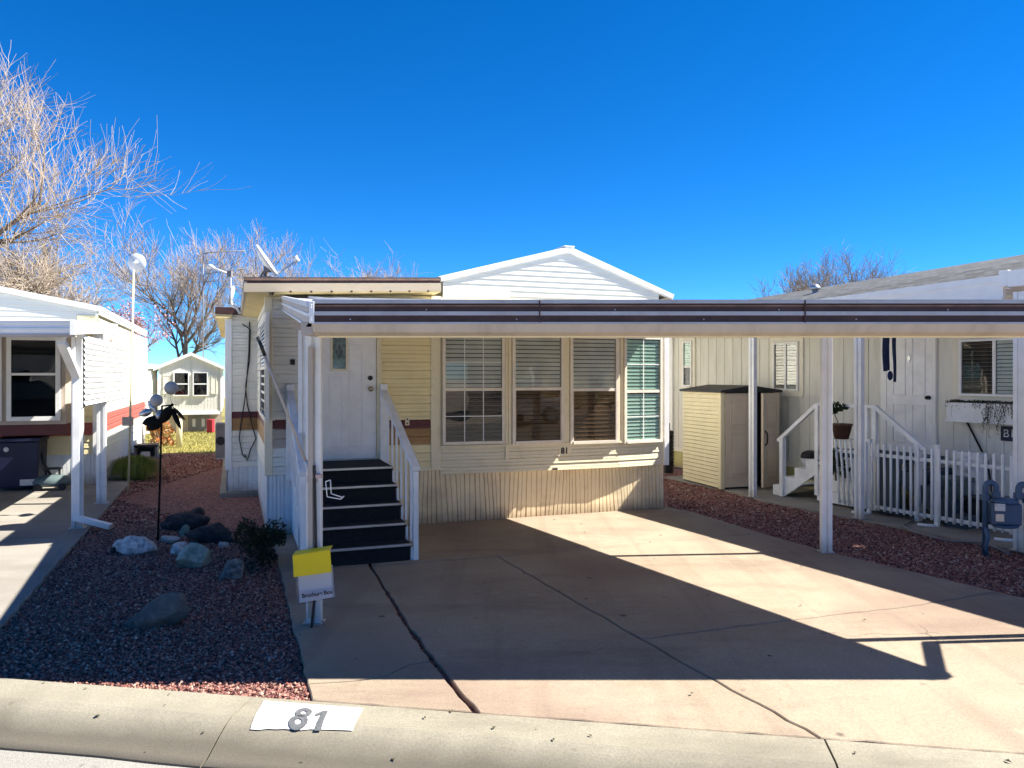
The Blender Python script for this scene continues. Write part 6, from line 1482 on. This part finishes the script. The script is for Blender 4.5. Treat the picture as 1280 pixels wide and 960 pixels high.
car('white parked car across the road, mirrored in the bay window', 12.5, -6.0, R(-8), M['carwhite'], 1.8)
for i, (X, Y, w_, lb, m_) in enumerate(((-17.0, -13.0, 8.5, 'tan home furthest along the other side of the road', 'fascia'), (-6.5, -13.5, 8.5, 'cream home across the road facing the white home', 'creamlight'), (4.5, -15.0, 9.0, 'beige home across the road facing the bay window', 'beige'), (15.5, -16.0, 10.0, 'brown home across the road facing the carport', 'taupe'), (27.0, -17.5, 10.0, 'yellow home across the road beyond the carport', 'yellow'), (38.5, -19.5, 10.0, 'white home at the far bend of the road', 'skirtwhite'))):
    h = empty('opposite_home', (X, Y, -.1), R(180-9), lb, 'mobile home')
    b = MB(); lap_wall(b, (-w_/2, 0), (w_/2, 0), .0, 3.0, .1, core=.1); b.build('front_wall', [M[m_]], h)
    b = MB(); b.prism([(-w_/2-.3, -.3, 3.0), (0, -.3, 4.6), (w_/2+.3, -.3, 3.0)], (0, 7, 0)); b.build('roof', M['rooftop'], h)
    for k in (-.3, .1, .32): window(h, (k*w_-.5, -.01), (k*w_+.5, -.01), .9, 2.1, M['winwhite'], M['glassdark'], M['glassdark'], None, None)
# ================================================================== CAMERA, LIGHT, SKY
cam = bpy.data.cameras.new('camera'); co = bpy.data.objects.new('camera', cam); COL.objects.link(co)
co.location = (0, 0, HC); co.rotation_euler = (R(90), 0, 0); cam.sensor_width = 36; cam.lens = FPX/1280*36; cam.shift_y = -10/1280
cam.clip_end = 2000; scene.camera = co
sd = Vector((.90, .07, 1.0)).normalized()
sl_ = bpy.data.lights.new('sun', 'SUN'); sl_.energy = 5.0; sl_.angle = R(.5); sl_.color = (1.0, .95, .86)
so = bpy.data.objects.new('sun', sl_); COL.objects.link(so); so.rotation_euler = (-sd).to_track_quat('-Z', 'Y').to_euler(); so.location = (20, 5, 30)
wd = bpy.data.worlds.new('World'); scene.world = wd; wd.use_nodes = True; nt = wd.node_tree
sk = nt.nodes.new('ShaderNodeTexSky'); sk.sky_type = 'NISHITA'; sk.sun_disc = False
sk.sun_elevation = math.asin(sd.z); sk.sun_rotation = math.atan2(sd.x, sd.y); sk.air_density = .6; sk.dust_density = 0.0; sk.ozone_density = 6.0; sk.altitude = 800
hs = nt.nodes.new('ShaderNodeHueSaturation'); hs.inputs['Saturation'].default_value = 1.27
nt.links.new(sk.outputs[0], hs.inputs['Color']); ml = nt.nodes.new('ShaderNodeMix'); ml.data_type = 'RGBA'; ml.blend_type = 'MULTIPLY'; ml.inputs[0].default_value = 1; ml.inputs[7].default_value = (.66, .92, 1.0, 1)
nt.links.new(hs.outputs[0], ml.inputs[6]); nt.links.new(ml.outputs[2], nt.nodes['Background'].inputs[0])
nt.nodes['Background'].inputs[1].default_value = .08
scene.render.engine = 'CYCLES'
scene.cycles.max_bounces = 6; scene.cycles.transparent_max_bounces = 12
scene.view_settings.view_transform = 'Standard'; scene.view_settings.look = 'None'; scene.view_settings.gamma = 1; scene.view_settings.exposure = 1.6
